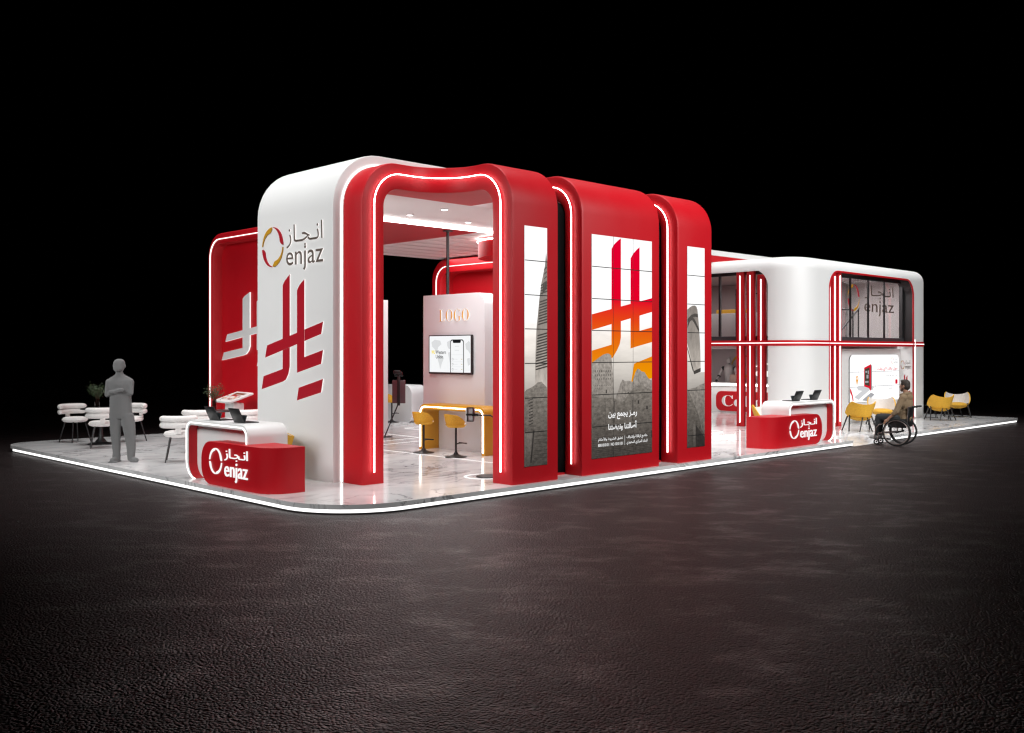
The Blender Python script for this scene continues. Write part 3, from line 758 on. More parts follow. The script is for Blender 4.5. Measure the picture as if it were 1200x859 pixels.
# glazing of the side opening, upper floor
b = MB(); b.box(22.36, 22.46, 13.05, 19.7, 2.23, 2.35); P0(b.build('window_sill', 'dark'), bd)
b = MB(); b.box(22.36, 22.46, 13.05, 19.7, 3.955, 4.10); P0(b.build('window_header', 'black'), bd)
for y in (14.85, 16.4, 17.95, 13.2):
    b = MB(); b.box(22.38, 22.44, y-.026, y+.026, 2.352, 3.953); P0(b.build('mullion', 'black'), bd)
b = MB(); b.box(22.405, 22.412, 13.05, 19.7, 2.352, 3.953); P0(b.build('window_glass', 'glass'), bd)
# front window, upper floor
b = MB(); b.box(24.1, 28.425, 12.50, 12.60, 2.228, 2.34); P0(b.build('window_sill', 'dark'), bd)
b = MB(); b.box(24.1, 28.425, 12.50, 12.60, 3.93, 4.045); b.box(28.33, 28.425, 12.50, 12.60, 2.341, 3.929); P0(b.build('window_frame', 'black'), bd)
for x in (25.15, 26.2, 27.2):
    b = MB(); b.box(x-.024, x+.024, 12.51, 12.55, 2.341, 3.929); P0(b.build('mullion', 'black'), bd)
b = MB(); b.box(24.1, 28.33, 12.565, 12.572, 2.341, 3.929); P0(b.build('window_glass', 'glass'), bd)
logo(bd, FY(12.558), (25.40, 3.42, .34, .37), (26.05, 27.86, 3.42, 3.80), (26.02, 27.88, 2.95, 3.38), .0, ['gold', 'redlogo', 'logogrey'], .004, off=0.0)
# marks on the inner side wall of the front opening
mpj = lambda u, v, n: (OB1-n, -u, v)
logo(bd, mpj, (-12.535, 1.56, .055, .13), (-12.46, -12.31, 1.56, 1.70), (-12.46, -12.30, 1.42, 1.56), .002, ['gold', 'redlogo', 'logogrey'], .004, off=0.0)
b = MB(); emblem(b, -12.60, .50, .165, .40, mpj, .001, .006, 0, 0); P0(b.build('barred_emblem', 'redlogo'), bd)
# wall screen in the front opening
ws = thing('wall_screen', 'white tiled video wall showing a red framed kiosk and red headline', 'screen', (25.22, 12.62, .55))
mp = FY(12.62); b = MB()
b.poly(rounded(25.24, 28.30, .55, 1.86, [.02, .02, .17, .17]), mp, .001, .03, 0, 1)
for u in (25.76, 26.27, 26.78, 27.28, 27.78): b.rect(u-.004, u+.004, .56, 1.85, mp, .0315, 2)
for v in (1.385, .975): b.rect(25.25, 28.29, v-.007, v+.007, mp, .032, 2)
b.poly([(25.62, .98), (25.85, 1.01), (26.2, 1.0), (26.7, .95), (26.6, .87), (26.1, .85), (25.75, .88)], mp, .033, None, 3)
b.poly([(25.5, .70), (26.3, .98), (26.55, .92), (25.75, .62)], mp, .0325, None, 3); b.poly([(25.95, .60), (26.5, .80), (26.72, .74), (26.3, .56)], mp, .0338, None, 2)
b.poly([(26.08, 1.50), (26.50, 1.60), (26.50, .84), (26.36, .93), (26.08, .98)], mp, .0345, None, 4)
b.poly([(26.12, 1.46), (26.41, 1.51), (26.41, .98), (26.12, 1.03)], mp, .0352, None, 5)
for u, v, w, h in ((26.16, 1.36, .1, .05), (26.22, 1.2, .12, .1), (26.14, 1.08, .2, .05), (26.3, 1.32, .06, .1)): b.rect(u, u+w, v, v+h, mp, .036, 2)
b.poly([(26.50, 1.60), (26.56, 1.54), (26.56, .93), (26.50, .84)], mp, .0345, None, 6)
b.poly([(25.66+.065*math.cos(a*PI/8), 1.20+.085*math.sin(a*PI/8)) for a in range(-1, 10)]+[(25.66, 1.0)], mp, .034, None, 7)
b.poly([(25.66+.03*math.cos(a*PI/6), 1.21+.04*math.sin(a*PI/6)) for a in range(12)], mp, .0347, None, 0)
b.poly([(25.25, .96), (25.32, .90), (25.42, .74), (25.46, .60), (25.40, .60), (25.35, .74), (25.25, .84)], mp, .034, None, 4)
text(b, shape('حول مالك لأي وقت'), 26.90, 28.20, 1.385, 1.52, mp, .034, 4, .02)
text(b, shape('بكل يسر وسهولة'), 27.45, 28.17, 1.225, 1.30, mp, .034, 6, .0)
text(b, shape('من خلال'), 27.78, 28.0, 1.045, 1.10, mp, .034, 6, .0); text(b, shape('التطبيق'), 27.6, 27.92, .86, .93, mp, .034, 6, .0)
b.poly(rounded(28.05, 28.20, 1.01, 1.14, .03), mp, .034, None, 4)
ringlogo(b, 27.86, 1.69, .085, .10, mp, .034, [7, 4]); text(b, ARAB, 27.97, 28.22, 1.69, 1.78, mp, .034, 6); text(b, 'enjaz', 27.97, 28.22, 1.59, 1.68, mp, .034, 6)
SCM = [M['scrwhite'], M['seam'], emat('screen_line_grey', (.40, .40, .42), 1), emat('screen_pale_grey', (.66, .66, .68), 1), emat('screen_red', (.70, .008, .03), 1), emat('screen_dark', (.06, .055, .04), 1), emat('screen_mid_grey', (.30, .30, .30), 1), emat('screen_orange', (.85, .36, .01), 1)]
P0(b.build('display', SCM, recalc=False), ws)
# ---- things inside the pavilion
cc = thing('coffee_counter', 'white coffee counter with red lettered panel inside the pavilion', 'counter', (27.0, 17, 0))
b = MB(); b.box(27.0, 27.45, 14.9, 20.2, 0, .84, 0, .01); P0(b.build('body', 'white'), cc)
b = MB(); b.box(26.94, 27.5, 14.85, 20.25, .845, .95, 0, .012); P0(b.build('worktop', 'white'), cc)
b = MB(); b.box(26.915, 26.938, 14.86, 20.2, .865, .915); P0(b.build('strip_light', 'led'), cc)
b = MB(); mp = LX(27.0); b.poly(rounded(-18.02, -15.7, .05, .68, .2), mp, .001, .04); P0(b.build('sign_panel', 'red'), cc)
b = MB()
SER = lambda s: ''.join(chr(0x1D400+ord(c)-65) if c.isupper() else chr(0x1D41A+ord(c)-97) if c.islower() else c for c in s)
text(b, SER('Coffee'), -17.78, -16.05, .20, .55, mp, .042, 0, -.012, .03, 1); P0(b.build('sign_lettering', ['white', 'glow']), cc)
ls = thing('wall_logo', 'ring logo with lit letters on wall behind coffee counter', 'sign', (27.99, 16.6, 1.0))
logo(ls, LX(27.998), (-17.70, 1.46, .40, .40), (-17.2, -15.6, 1.45, 1.80), (-17.2, -15.6, 1.05, 1.40), .0, ['gold', 'redlogo', 'glow'], .03, off=.0)
rb = thing('robot', 'pale humanoid robot with black joints behind the coffee counter', 'robot', (27.72, 18.02, 0))
b = MB(); b.limb((0, 0, .02), (0, 0, .95), .16, .10); b.limb((0, 0, .95), (0, 0, 1.38), .12, .17); P0_ = b.build('torso', 'robotwhite', rb)
b = MB(); b.ell((-.01, 0, 1.66), (.085, .075, .11)); b.build('head', 'robotwhite', rb)
b = MB(); b.limb((0, 0, 1.46), (0, 0, 1.58), .04, .035); b.build('neck', 'black', rb)
for s in (-1, 1):
    b = MB(); b.limb((0, s*.24, 1.40), (-.06, s*.33, 1.16), .062, .05); b.limb((-.1, s*.34, 1.10), (-.30, s*.28, 1.0), .05, .038)
    for p, r in (((0, s*.22, 1.40), .07), ((-.08, s*.34, 1.13), .06), ((-.31, s*.28, 1.0), .045)): b.ell(p, (r, r, r), None, 10, 1)
    b.build('arm', ['robotwhite', 'black'], rb)
b = MB(); b.box(27.02, 27.2, 17.3, 17.55, .955, 1.22, 0, .03); b.tube([(27.11, 17.36, 1.21), (27.11, 17.38, 1.30), (27.11, 17.47, 1.30), (27.11, 17.49, 1.21)], .008, 6)
tag(b.build('paper_bag', 'stone'), 'small tan bag standing on the coffee counter', 'bag')
# upper floor
b = MB(); b.box(24.5, 24.62, 14.9, 18.6, 2.225, 3.06, 0, .01)
tag(b.build('parapet', 'white'), 'low white parapet wall on the upper floor of the pavilion', 'parapet')
bs = thing('bench', 'mustard bench peeking above the white upstairs parapet', 'bench', (24.95, 15.95, 2.22))
b = MB(); b.box(-.2, .28, -.55, .55, .38, .46, 0, .02); b.build('seat', 'yellow', bs)
b = MB(); b.box(-.26, -.18, -.55, .55, .40, .96, 0, .02); b.build('backrest', 'yellow', bs)
for x in (-.15, .22):
    for y in (-.5, .5): b = MB(); b.box(x-.02, x+.02, y-.02, y+.02, 0, .378); b.build('leg', 'black', bs)
rl = thing('stair_rail', 'thin black stair handrail behind the upper front window', 'railing', (25.5, 13.3, 2.222))
b = MB(); b.tube([(-1.0, 0, .93), (1.40, 0, .93)], .022, 8); b.tube([(.3, .02, .1), (1.78, .02, 1.0)], .024, 8); b.build('handrail', 'black', rl)
for x in (-.9, .25, 1.40, 1.74): b = MB(); b.tube([(x, .02, 0), (x, .02, .95)], .020, 8); b.build('post', 'black', rl)
rl2 = thing('landing_rail', 'short black railing behind the side window of upper floor', 'railing', (24.1, 15.35, 2.222))
b = MB(); b.tube([(0, -.7, 1.35), (0, .1, 1.35)], .02, 8); b.build('handrail', 'black', rl2)
for y in (-.65, .08): b = MB(); b.tube([(0, y, 0), (0, y, 1.5)], .02, 8); b.build('post', 'black', rl2)
# long roof beam seen over the pavilion roof
rf = thing('roof_beam', 'long red roof beam with pale top edge above pavilion roof', 'beam', (20.5, 15, 4.36))
b = MB(); b.box(17.5, 27.2, 14.95, 15.5, 4.345, 4.52); P0(b.build('beam', 'red'), rf)
b = MB(); b.box(17.5, 27.2, 14.93, 15.5, 4.523, 4.66); P0(b.build('top_edge', 'white'), rf)

#LOUNGE
# ================================================================== grey lettered wall, bar counter
lw = thing('letter_wall', 'pale grey wall with rounded corner, gold letters and a mounted screen', 'wall', (12.9, 13.88, 0))
mp = LX(12.9)
b = MB(); b.poly(rounded(-15.74, -13.88, 0, 3.10, [0, 0, .24, 0]), mp, -.36, .0); b.add([mp(u, v, -.36) for u, v in rounded(-15.74, -13.88, 0, 3.10, [0, 0, .24, 0])], [tuple(range(len(rounded(-15.74, -13.88, 0, 3.10, [0, 0, .24, 0]))))])
P0(b.build('panel', 'warmwhite'), lw)
b = MB(); text(b, SER('LOGO'), -15.21, -14.31, 2.55, 2.80, mp, .004, 0, -.026, .022, 1); P0(b.build('lettering', ['brass', 'glow']), lw)
tv = thing('television', 'flat television with map and phone picture on grey wall', 'television', (12.8, 14.84, 1.5))
mp = LX(12.84)
b = MB(); b.poly(rounded(-15.49, -14.19, 1.50, 2.28, .012, 2), mp, -.045, .0); P0(b.build('casing', 'black'), tv)
b = MB(); b.rect(-15.465, -14.215, 1.535, 2.262, mp, .002, 0)
def blob(cx, cy, pts): b.poly([(cx+x, cy+y) for x, y in pts], mp, .003, None, 1)
blob(-15.25, 2.02, [(-.15, .12), (-.05, .17), (.12, .15), (.16, .08), (.06, .02), (.03, -.06), (-.02, -.1), (-.05, -.02), (-.13, .03)])
blob(-15.13, 1.74, [(-.05, .15), (.05, .14), (.11, .07), (.05, -.03), (.0, -.15), (-.03, -.05), (-.08, .06)])
blob(-14.86, 2.04, [(-.06, .1), (.05, .14), (.10, .08), (.09, -.02), (.0, -.04), (-.05, .02)])
blob(-14.80, 1.83, [(-.09, .1), (.05, .12), (.09, .05), (.04, -.08), (-.01, -.17), (-.05, -.05)])
blob(-14.31, 2.02, [(-.06, .08), (.05, .14), (.085, .1), (.085, -.12), (.02, -.05), (-.04, -.02)])
blob(-14.29, 1.73, [(-.03, .08), (.05, .1), (.06, -.03), (.0, -.06)])
text(b, 'WU', -15.40, -15.285, 1.90, 1.975, mp, .004, 2, .035)
text(b, 'Western', -15.265, -14.95, 1.90, 1.975, mp, .004, 3, .012); text(b, 'Union', -15.265, -15.04, 1.81, 1.885, mp, .004, 3, .012)
b.poly(rounded(-14.82, -14.41, 1.535, 2.19, [0, 0, .06, .06]), mp, .004, None, 3); b.poly(rounded(-14.80, -14.43, 1.535, 2.17, [0, 0, .05, .05]), mp, .005, None, 0)
b.poly(rounded(-14.74, -14.50, 2.12, 2.175, [.03, .03, 0, 0]), mp, .006, None, 3)
for v in (2.05, 1.97): b.rect(-14.68, -14.55, v, v+.012, mp, .006, 1)
b.rect(-14.79, -14.44, 1.885, 1.889, mp, .006, 1)
for v in (1.80, 1.70, 1.60):
    b.poly([(-14.745+.024*math.cos(a*PI/6), v+.024*math.sin(a*PI/6)) for a in range(12)], mp, .006, None, 4); b.poly([(-14.745+.017*math.cos(a*PI/6), v+.017*math.sin(a*PI/6)) for a in range(12)], mp, .0066, None, 0)
    b.rect(-14.70, -14.60, v-.004, v+.004, mp, .006, 1); b.rect(-14.49, -14.455, v-.006, v+.006, mp, .006, 5); b.rect(-14.79, -14.44, v-.052, v-.048, mp, .006, 1)
P0(b.build('display', [emat('tv_white', (.93, .94, .95), 1), emat('tv_grey', (.72, .73, .74), 1), emat('tv_yellow', (.95, .72, .0), 1), emat('tv_black', (.01, .01, .012), 1), emat('tv_mid', (.3, .3, .3), 1), emat('tv_tan', (.6, .5, .2), 1)], recalc=False), tv)
b = MB(); b.box(12.84+.046, 12.899, 14.6, 15.08, 1.72, 2.05); P0(b.build('bracket', 'black'), tv)
# the mustard bar
yb = thing('bar_counter', 'mustard bar counter with lit arched front before the grey wall', 'bar counter', (12.46, 13.4, 0))
mpy = lambda s, z, d: (12.46+d, -s, z)
o_ = arch(-15.34, -13.40, 0, .91, .16, 8, 10, 3); i_ = arch(-15.24, -13.50, 0, .80, .09, 8, 10, 3)
b = MB(); portal(b, o_, i_, mpy, .435, .012); P0(b.build('body', 'yellowp'), yb)
b = MB(); strip(b, clipz(mid(o_, i_), .05), mpy, .009, .018); P0(b.build('strip_light', 'led'), yb)
# second lettered wall further back
lw2 = thing('side_wall', 'narrow strip of pale grey wall just beside the left red leg', 'wall', (13.4, 17.6, 0))
b = MB(); b.box(14.2, 14.46, 18.98, 20.6, 0, 3.19, 0, .01); P0(b.build('panel', 'warmwhite'), lw2)
wc = thing('white_counter', 'white counter with rounded end at far side of the lounge', 'counter', (16.9, 21.1, 0))
mp = LX(16.9)
b = MB(); b.poly(rounded(-22.35, -21.12, 0, 1.02, [0, .2, .28, .02]), mp, -.55, 0); P0(b.build('body', 'warmwhite'), wc)

# ---- seats
def tub(mb, r0, r1, z0, zb, zc, za, thm, mo=0, mi=1, n=22, th=.03, sq=1.0):
    """half-round seat shell open to +x; rim dips in the middle of the back"""
    def rim(a):
        t = abs(a)/thm
        if t < .55: return zb+(zc-zb)*(t/.55)**2
        return zc+(za-zc)*((t-.55)/.45)**1.3
    def ring(dr, dz):
        G = []
        for i in range(n+1):
            a = -thm+2*thm*i/n; row = []
            for j in range(7):
                v = j/6; r = r0+(r1-r0)*v**.55-dr; z = z0+dz+(rim(a)-z0-dz)*v
                row.append((-r*math.cos(a)*sq, r*math.sin(a), z))
            G.append(row)
        return G
    A = ring(0, 0); B = ring(th, .02)
    for G, m in ((A, mo), (B, mi)):
        o = len(mb.v); mb.v += [p for r in G for p in r]
        for i in range(n):
            for j in range(6): mb.f.append((o+i*7+j, o+(i+1)*7+j, o+(i+1)*7+j+1, o+i*7+j+1)); mb.m.append(m)
    k = (n+1)*7; o = len(mb.v)-2*k
    for i in range(n): mb.f.append((o+i*7+6, o+(i+1)*7+6, o+k+(i+1)*7+6, o+k+i*7+6)); mb.m.append(mo)
    for i in (0, n):
        for j in range(6): mb.f.append((o+i*7+j, o+i*7+j+1, o+k+i*7+j+1, o+k+i*7+j)); mb.m.append(mo)
def bar_stool():
    r = thing('bar_stool', '', 'bar stool', group='mustard bar stools')
    b = MB(); b.lathe([(.001, 0), (.205, 0), (.205, .008), (.12, .022), (.05, .05), (.03, .09), (.001, .09)], n=28); b.build('base', 'black', r)
    b = MB(); b.tube([(0, 0, .085), (0, 0, .55)], .021, 10); b.build('pole', 'black', r)
    b = MB(); b.tube([(0, 0, .24), (.08, 0, .25), (.16, 0, .25)], .012, 8); b.tube([(.16, -.11, .25), (.16, .11, .25)], .012, 8); b.build('footrest', 'black', r)
    b = MB(); tub(b, .15, .225, .55, .80, .785, .66, 1.75, n=20, th=.022); b.lathe([(.001, .545), (.15, .55), (.20, .60), (.001, .60)], n=24); b.build('shell', ['yellow', 'wfab'], r)
    b = MB(); b.ell((.01, 0, .61), (.18, .185, .045)); b.build('cushion', 'wfab', r)
    return r
st = bar_stool()
place(st, 0, (12.04, 14.68, 0), .12, 'mustard bar stool nearest the left end of the mustard bar')
place(st, 1, (11.98, 13.67, 0), -.05, 'mustard bar stool at the middle of the mustard bar by the tablet stand')
place(st, 1, (16.60, 21.62, 0), -.35, 'mustard bar stool at the far white counter')
place(st, 1, (26.2, 18.02, 0), .2, 'mustard stool edge peeking out in front of the coffee counter')
def lounge_chair():
    r = thing('lounge_chair', '', 'armchair', group='mustard and white lounge chairs')
    b = MB(); tub(b, .17, .36, .27, .66, .735, .44, 1.9, n=26, th=.03); b.lathe([(.001, .25), (.10, .252), (.19, .28), (.27, .34), (.001, .34)], n=26); b.build('shell', ['yellow', 'wfab'], r)
    b = MB(); b.ell((.06, 0, .37), (.30, .28, .07)); b.build('cushion', 'yellow', r)
    for a in (-1, 1):
        b = MB(); b.tube([(.24, a*.36, 0), (.10, a*.27, .40), (.02, a*.27, .40), (-.16, a*.37, 0)], [.016, .02, .02, .016], 8); b.build('leg', 'black', r)
    b = MB(); b.tube([(-.30, .16, 0), (-.24, .06, .34), (-.24, -.06, .34), (-.30, -.16, 0)], [.014, .016, .016, .014], 8); b.build('leg', 'black', r)
    return r
lc = lounge_chair()
place(lc, 0, (23.05, 11.22, 0), math.radians(52), 'mustard lounge chair facing the video wall beside the wheelchair user')
c2 = place(lc, 1, (25.35, 11.75, 0), math.radians(212), 'white lined lounge chair facing out, half hidden behind wheelchair user')
place(lc, 1, (28.34, 11.40, 0), math.radians(48), 'mustard lounge chair seen from behind at right end of platform')
place(lc, 1, (30.12, 11.62, 0), math.radians(205), 'lounge chair showing white inside at the far right end')
place(lc, 1, (7.80, 13.16, 0), math.radians(152), 'lounge chair behind the left reception desk near white portal')
place(lc, 1, (19.96, 11.95, 0), math.radians(262), 'lounge chair behind the right reception desk')
ot = thing('side_table', 'low black side table between the two chairs at right end', 'table', (29.15, 11.95, 0))
b = MB(); b.lathe([(.001, .36), (.21, .36), (.21, .375), (.001, .375)], n=26); b.build('top', 'black', ot)
for k in range(3):
    a = 2*PI*k/3; b = MB(); b.tube([(.2*math.cos(a), .2*math.sin(a), 0), (.08*math.cos(a), .08*math.sin(a), .36)], .012, 8); b.build('leg', 'black', ot)
def dining_chair():
    r = thing('dining_chair', '', 'chair', group='white roll-back dining chairs')
    b = MB(); R = [(.001, -.055), (.17, -.055), (.235, -.04), (.265, 0), (.24, .042), (.17, .06), (.001, .066)]
    b.lathe([(x, .485+z) for x, z in R], n=28); b.build('seat', 'wfab', r)
    for z in (.655, .765):
        b = MB(); P = [(-.275*math.cos(a), .30*math.sin(a), z) for a in [(-1.35+2.7*k/18) for k in range(19)]]
        rr = [.03]+[.05]+[.056]*15+[.05]+[.03]; b.tube(P, rr, 12); b.build('back_roll', 'wfab', r)
    b = MB(); b.box(-.295, -.255, -.05, .05, .50, .80, 0, .012); b.build('back_support', 'wfab', r)
    for sx, sy in ((1, 1), (1, -1), (-1, 1), (-1, -1)):
        b = MB(); b.tube([(sx*.24, sy*.22, 0), (sx*.15, sy*.14, .44)], [.011, .016], 8); b.build('leg', 'black', r)
    return r
dc = dining_chair()
place(dc, 0, (8.12, 21.72, 0), math.radians(-78), 'white chair left behind the leftmost table, its legs splayed')
place(dc, 1, (8.06, 20.12, 0), math.radians(70), 'white chair in front of the leftmost table showing its full back')
place(dc, 1, (9.05, 21.05, 0), math.radians(195), 'white chair mostly hidden behind the grey standing man')
place(dc, 1, (8.02, 16.62, 0), math.radians(62), 'white chair standing right beside the left reception desk')
place(dc, 1, (9.10, 17.98, 0), math.radians(52), 'white chair whose back rolls show just left of two laptops')
place(dc, 1, (9.80, 17.45, 0), math.radians(110), 'white chair whose back rolls show to the right of the laptops')
def round_table(loc, label):
    r = thing('round_table', label, 'table', loc, 0, 'black round tables')
    b = MB(); b.lathe([(.001, .735), (.40, .735), (.41, .745), (.40, .757), (.001, .757)], n=40); b.build('tabletop', 'black', r)
    b = MB(); b.lathe([(.001, 0), (.27, 0), (.26, .015), (.12, .05), (.055, .13), (.04, .3), (.04, .735), (.001, .735)], n=28); b.build('pedestal', 'black', r)
round_table((8.32, 20.83, 0), 'round black pedestal table among white chairs left of the grey man')
round_table((9.62, 18.40, 0), 'round black table mostly hidden behind the left reception desk')
def vase(loc, label, seed):
    rnd = random.Random(seed)
    r = thing('vase', label, 'vase', loc, 0, 'glass vases of green branches')
    b = MB(); b.lathe([(.001, 0), (.045, 0), (.048, .20), (.043, .20), (.041, .012), (.001, .012)], n=20); b.build('glass', 'vase', r)
    tw = MB(); lf = MB()
    for k in range(13):
        a = rnd.uniform(0, 2*PI); ln = rnd.uniform(.16, .40); sp = rnd.uniform(.04, .21)
        P = [Vector((0, 0, .02)), Vector((.02*math.cos(a), .02*math.sin(a), .2)), Vector((sp*.5*math.cos(a), sp*.5*math.sin(a), .2+ln*.55)), Vector((sp*math.cos(a+.2), sp*math.sin(a+.2), .2+ln*.8))]
        tw.tube(P, [.005, .005, .004, .002], 5)
        for _ in range(42):
            t = rnd.uniform(.35, 1.0); q = P[1].lerp(P[2], t*1.4) if t < .6 else P[2].lerp(P[3], (t-.6)/.4)
            q = q+Vector((rnd.gauss(0, .035), rnd.gauss(0, .035), rnd.gauss(0, .03)))
            d = Vector((rnd.uniform(-1, 1), rnd.uniform(-1, 1), rnd.uniform(-.4, .6))).normalized(); n = d.orthogonal().normalized(); s = rnd.uniform(.018, .036)
            up = d.cross(n)*.006
            lf.add([q, q+d*s*.5+n*s*.28+up, q+d*s, q+d*s*.5-n*s*.28+up], [(0, 1, 2, 3)])
    tw.build('stems', 'twig', r); lf.build('foliage', 'leaf', r, recalc=False)
vase((8.25, 20.85, .757), 'glass vase with dark green branches on the leftmost table', 3)
vase((9.66, 18.46, .757), 'glass vase with dark green branches in front of red niche', 9)

# ---- slanted picture table
dt = thing('display_stand', 'white display stand with slanted top showing red and orange pictures', 'display stand', (10.46, 19.10, 0), math.radians(-8))
b = MB(); b.box(-.12, .12, -.25, .25, 0, .86, 0, .02); b.build('column', 'white', dt)
Mx = Matrix.Translation((-.02, 0, .97)) @ Matrix.Rotation(math.radians(-24), 4, 'Y')
Mx = Matrix.Translation((-.02, 0, .97)) @ Matrix.Rotation(math.radians(-19), 4, 'Y')
b = MB(); b.obox(Mx, .56, .92, .045, 0, .012); tp = b.build('slanted_top', 'white', dt)
b = MB(); mpt = lambda u, v, n: tuple(Mx @ Vector((v, -u, .0235+n)))
b.rect(-.42, .42, -.24, .24, mpt, .0, 0)
rnd = random.Random(5)
b.rect(-.28, .3, .11, .2, mpt, .001, 3); b.rect(-.2, .1, .02, .09, mpt, .001, 1)
for k in range(17):
    u = rnd.uniform(-.36, .34); v = rnd.uniform(-.2, .06); b.poly([(u, v), (u+rnd.uniform(.04, .11), v+.01), (u+rnd.uniform(.04, .1), v+.06), (u+.01, v+.05)], mpt, .0014+.0004*k, None, 1+k % 3)
pc = b.build('picture', [mat('print_white', (.75, .74, .72), .4), mat('print_red', (.5, .02, .02), .4), mat('print_orange', (.75, .25, .02), .4), mat('print_brown', (.2, .06, .02), .4)], recalc=False); pc.parent = tp

# ---- reception desks
def desk(root, mpd, kr, kw0, kw1):
    """mpd(u along, v depth, z): red box 0..kr, white arched frame kw0..kw1"""
    b = MB(); R = []; H = .63; r = .27; rc = .36
    us = [rc*(1-math.cos(PI/2*k/8)) for k in range(9)]+[kr*.5]+[kr-r+r*math.sin(PI/2*k/10) for k in range(11)]
    for u in us:
        vf = rc-math.sqrt(max(0, rc*rc-(rc-u)**2)) if u < rc else 0
        e = kr-u; dz = r-math.sqrt(max(0, r*r-(r-e)**2)) if e < r else 0
        R.append([mpd(u, vf, .0+dz), mpd(u, vf, H-dz), mpd(u, .56, H-dz), mpd(u, .56, .0+dz)])
    b.rings(R, 0); b.build('front_box', 'red', root, sharp=50)
    # white frame
    def out(a0, a1, zt, r, rb):
        P = [(a0, .2), (a0, .45)]+[(a0+r-r*math.cos(PI/2*k/8), zt-r+r*math.sin(PI/2*k/8)) for k in range(9)]
        P += [(a0+r+(a1-a0-2*r)*k/10, zt) for k in range(1, 10)]
        P += [(a1-r+r*math.sin(PI/2*k/8), zt-r+r*math.cos(PI/2*k/8)) for k in range(9)]
        P += [(a1, .5), (a1, .38)]+[(a1-rb+rb*math.cos(PI/2*k/8), .004+rb-rb*math.sin(PI/2*k/8)) for k in range(9)]
        return P
    o_ = out(kw0, kw1, .90, .18, .32); i_ = out(kw0+.085, kw1-.085, .815, .10, .25)
    mpf = lambda s, z, d: mpd(s, .13+d, z)
    b = MB(); portal(b, o_, i_, mpf, .64, .012, 0, 0); b.build('arched_frame', 'white', root)
    b = MB(); strip(b, mid(o_, i_)[1:], mpf, .009, .012); b.build('strip_light', 'ledlow', root)
    b = MB(); P = [p for p in out(kw0+.087, kw1-.087, .813, .10, .25)]
    b.add([mpd(u, .285, z) for u, z in P], [tuple(range(len(P)))]); b.add([mpd(u, .75, z) for u, z in P], [tuple(range(len(P)))])
    b.build('back_panel', 'white', root)
    # red lining of the far leg
    b = MB(); L = out(kw0+.088, kw1-.088, .812, .10, .25)[20:]
    n = len(L); b.add([mpd(u, .145, z) for u, z in L]+[mpd(u, .284, z) for u, z in L], [(i, i+1, n+i+1, n+i) for i in range(n-1)])
    b.build('lining', 'red', root, recalc=False)
dl = thing('reception_desk', 'red and white reception desk at the left front, in front of the white portal', 'reception desk', (6.95, 11.75, 0), 0, 'lit red and white reception desks')
desk(dl, lambda u, v, z: (v, u, z), 1.93, .79, 2.71)
mp = lambda u, v, n: (-n, -u, v)     # u = -(y - 11.75)
logo(dl, mp, (-1.475, .355, .185, .19), (-1.21, -.56, .385, .56), (-1.21, -.56, .09, .365), .002, ['scrtext', 'scrtext', 'scrtext'], .014, True, .0, world=False)
dr = thing('reception_desk', 'red and white reception desk in front of the pavilion corner', 'reception desk', (17.33, 10.3, 0), 0, 'lit red and white reception desks')
desk(dr, lambda u, v, z: (u, v, z), 2.07, .92, 2.91)
mp = lambda u, v, n: (u, -n, v)
logo(dr, mp, (.90, .35, .185, .19), (1.14, 1.82, .375, .55), (1.14, 1.82, .10, .36), .002, ['scrtext', 'scrtext', 'scrtext'], .014, True, .0, world=False)
def laptop():
    r = thing('laptop', '', 'laptop', group='open black laptops on the reception desks')
    b = MB(); b.box(-.0, .24, -.155, .155, 0, .014, 0, .004); b.build('keyboard_base', 'black', r)
    A = Matrix.Translation((-.045, 0, .115)) @ Matrix.Rotation(math.radians(-25), 4, 'Y')
    b = MB(); b.obox(A, .012, .31, .225, 0, .004); s = b.build('screen', 'black', r)
    B = Matrix.Translation((.028, 0, .062)) @ Matrix.Rotation(math.radians(18), 4, 'Y')
    b = MB(); b.obox(B, .006, .30, .115, 0, .002); b.build('kickstand', 'dark', r)
    return r
lp = laptop()
place(lp, 0, (7.25, 13.85, .901), .0, 'black laptop on the left reception desk, left of the pair')
place(lp, 1, (7.25, 13.10, .901), .0, 'black laptop on the left reception desk, right of the pair')
place(lp, 1, (18.85, 10.60, .901), PI/2, 'black laptop on the right reception desk, left of the pair')
place(lp, 1, (19.62, 10.60, .901), PI/2, 'black laptop on the right reception desk, right of the pair')

# ---- slanted stand with a maroon display back; tablet on a bent arm
ts = thing('slanted_display', 'maroon backed display on a slanted black pole beside left red leg', 'display', (13.62, 18.0, 0), math.radians(-45))
b = MB(); b.lathe([(.001, 0), (.17, 0), (.16, .014), (.001, .02)], n=24); b.build('base', 'black', ts)
b = MB(); b.tube([(0, 0, .015), (.30, 0, .74)], .014, 8); b.build('pole', 'black', ts)
b = MB(); b.box(.17, .47, -.02, .02, .77, 1.30, 0, .01); sc1 = b.build('screen', 'maroon', ts)
b = MB(); b.box(.285, .355, -.045, -.021, .72, 1.40, 0, .006); b.build('spine', 'black', ts)
b = MB(); b.tube([(.22, -.02, 1.40), (.42, -.02, 1.40)], .014, 8); b.box(.20, .36, -.06, .04, 1.43, 1.52, 0, .02); b.box(.335, .40, -.05, .03, 1.40, 1.49, 0, .01); b.build('camera_head', 'black', ts)
tb = thing('tablet_stand', 'tablet in a black clamp on bent arm beside right red leg', 'tablet stand', (10.49, 11.14, 0), math.radians(-45))
b = MB(); b.lathe([(.001, 0), (.24, 0), (.22, .02), (.05, .035), (.001, .04)], n=28); b.build('base', 'black', tb)
b = MB(); b.tube([(.05, 0, .03), (.05, 0, .80), (.04, 0, .92), (-.01, 0, .955), (-.23, 0, .96)], .012, 8); b.build('arm', 'black', tb)
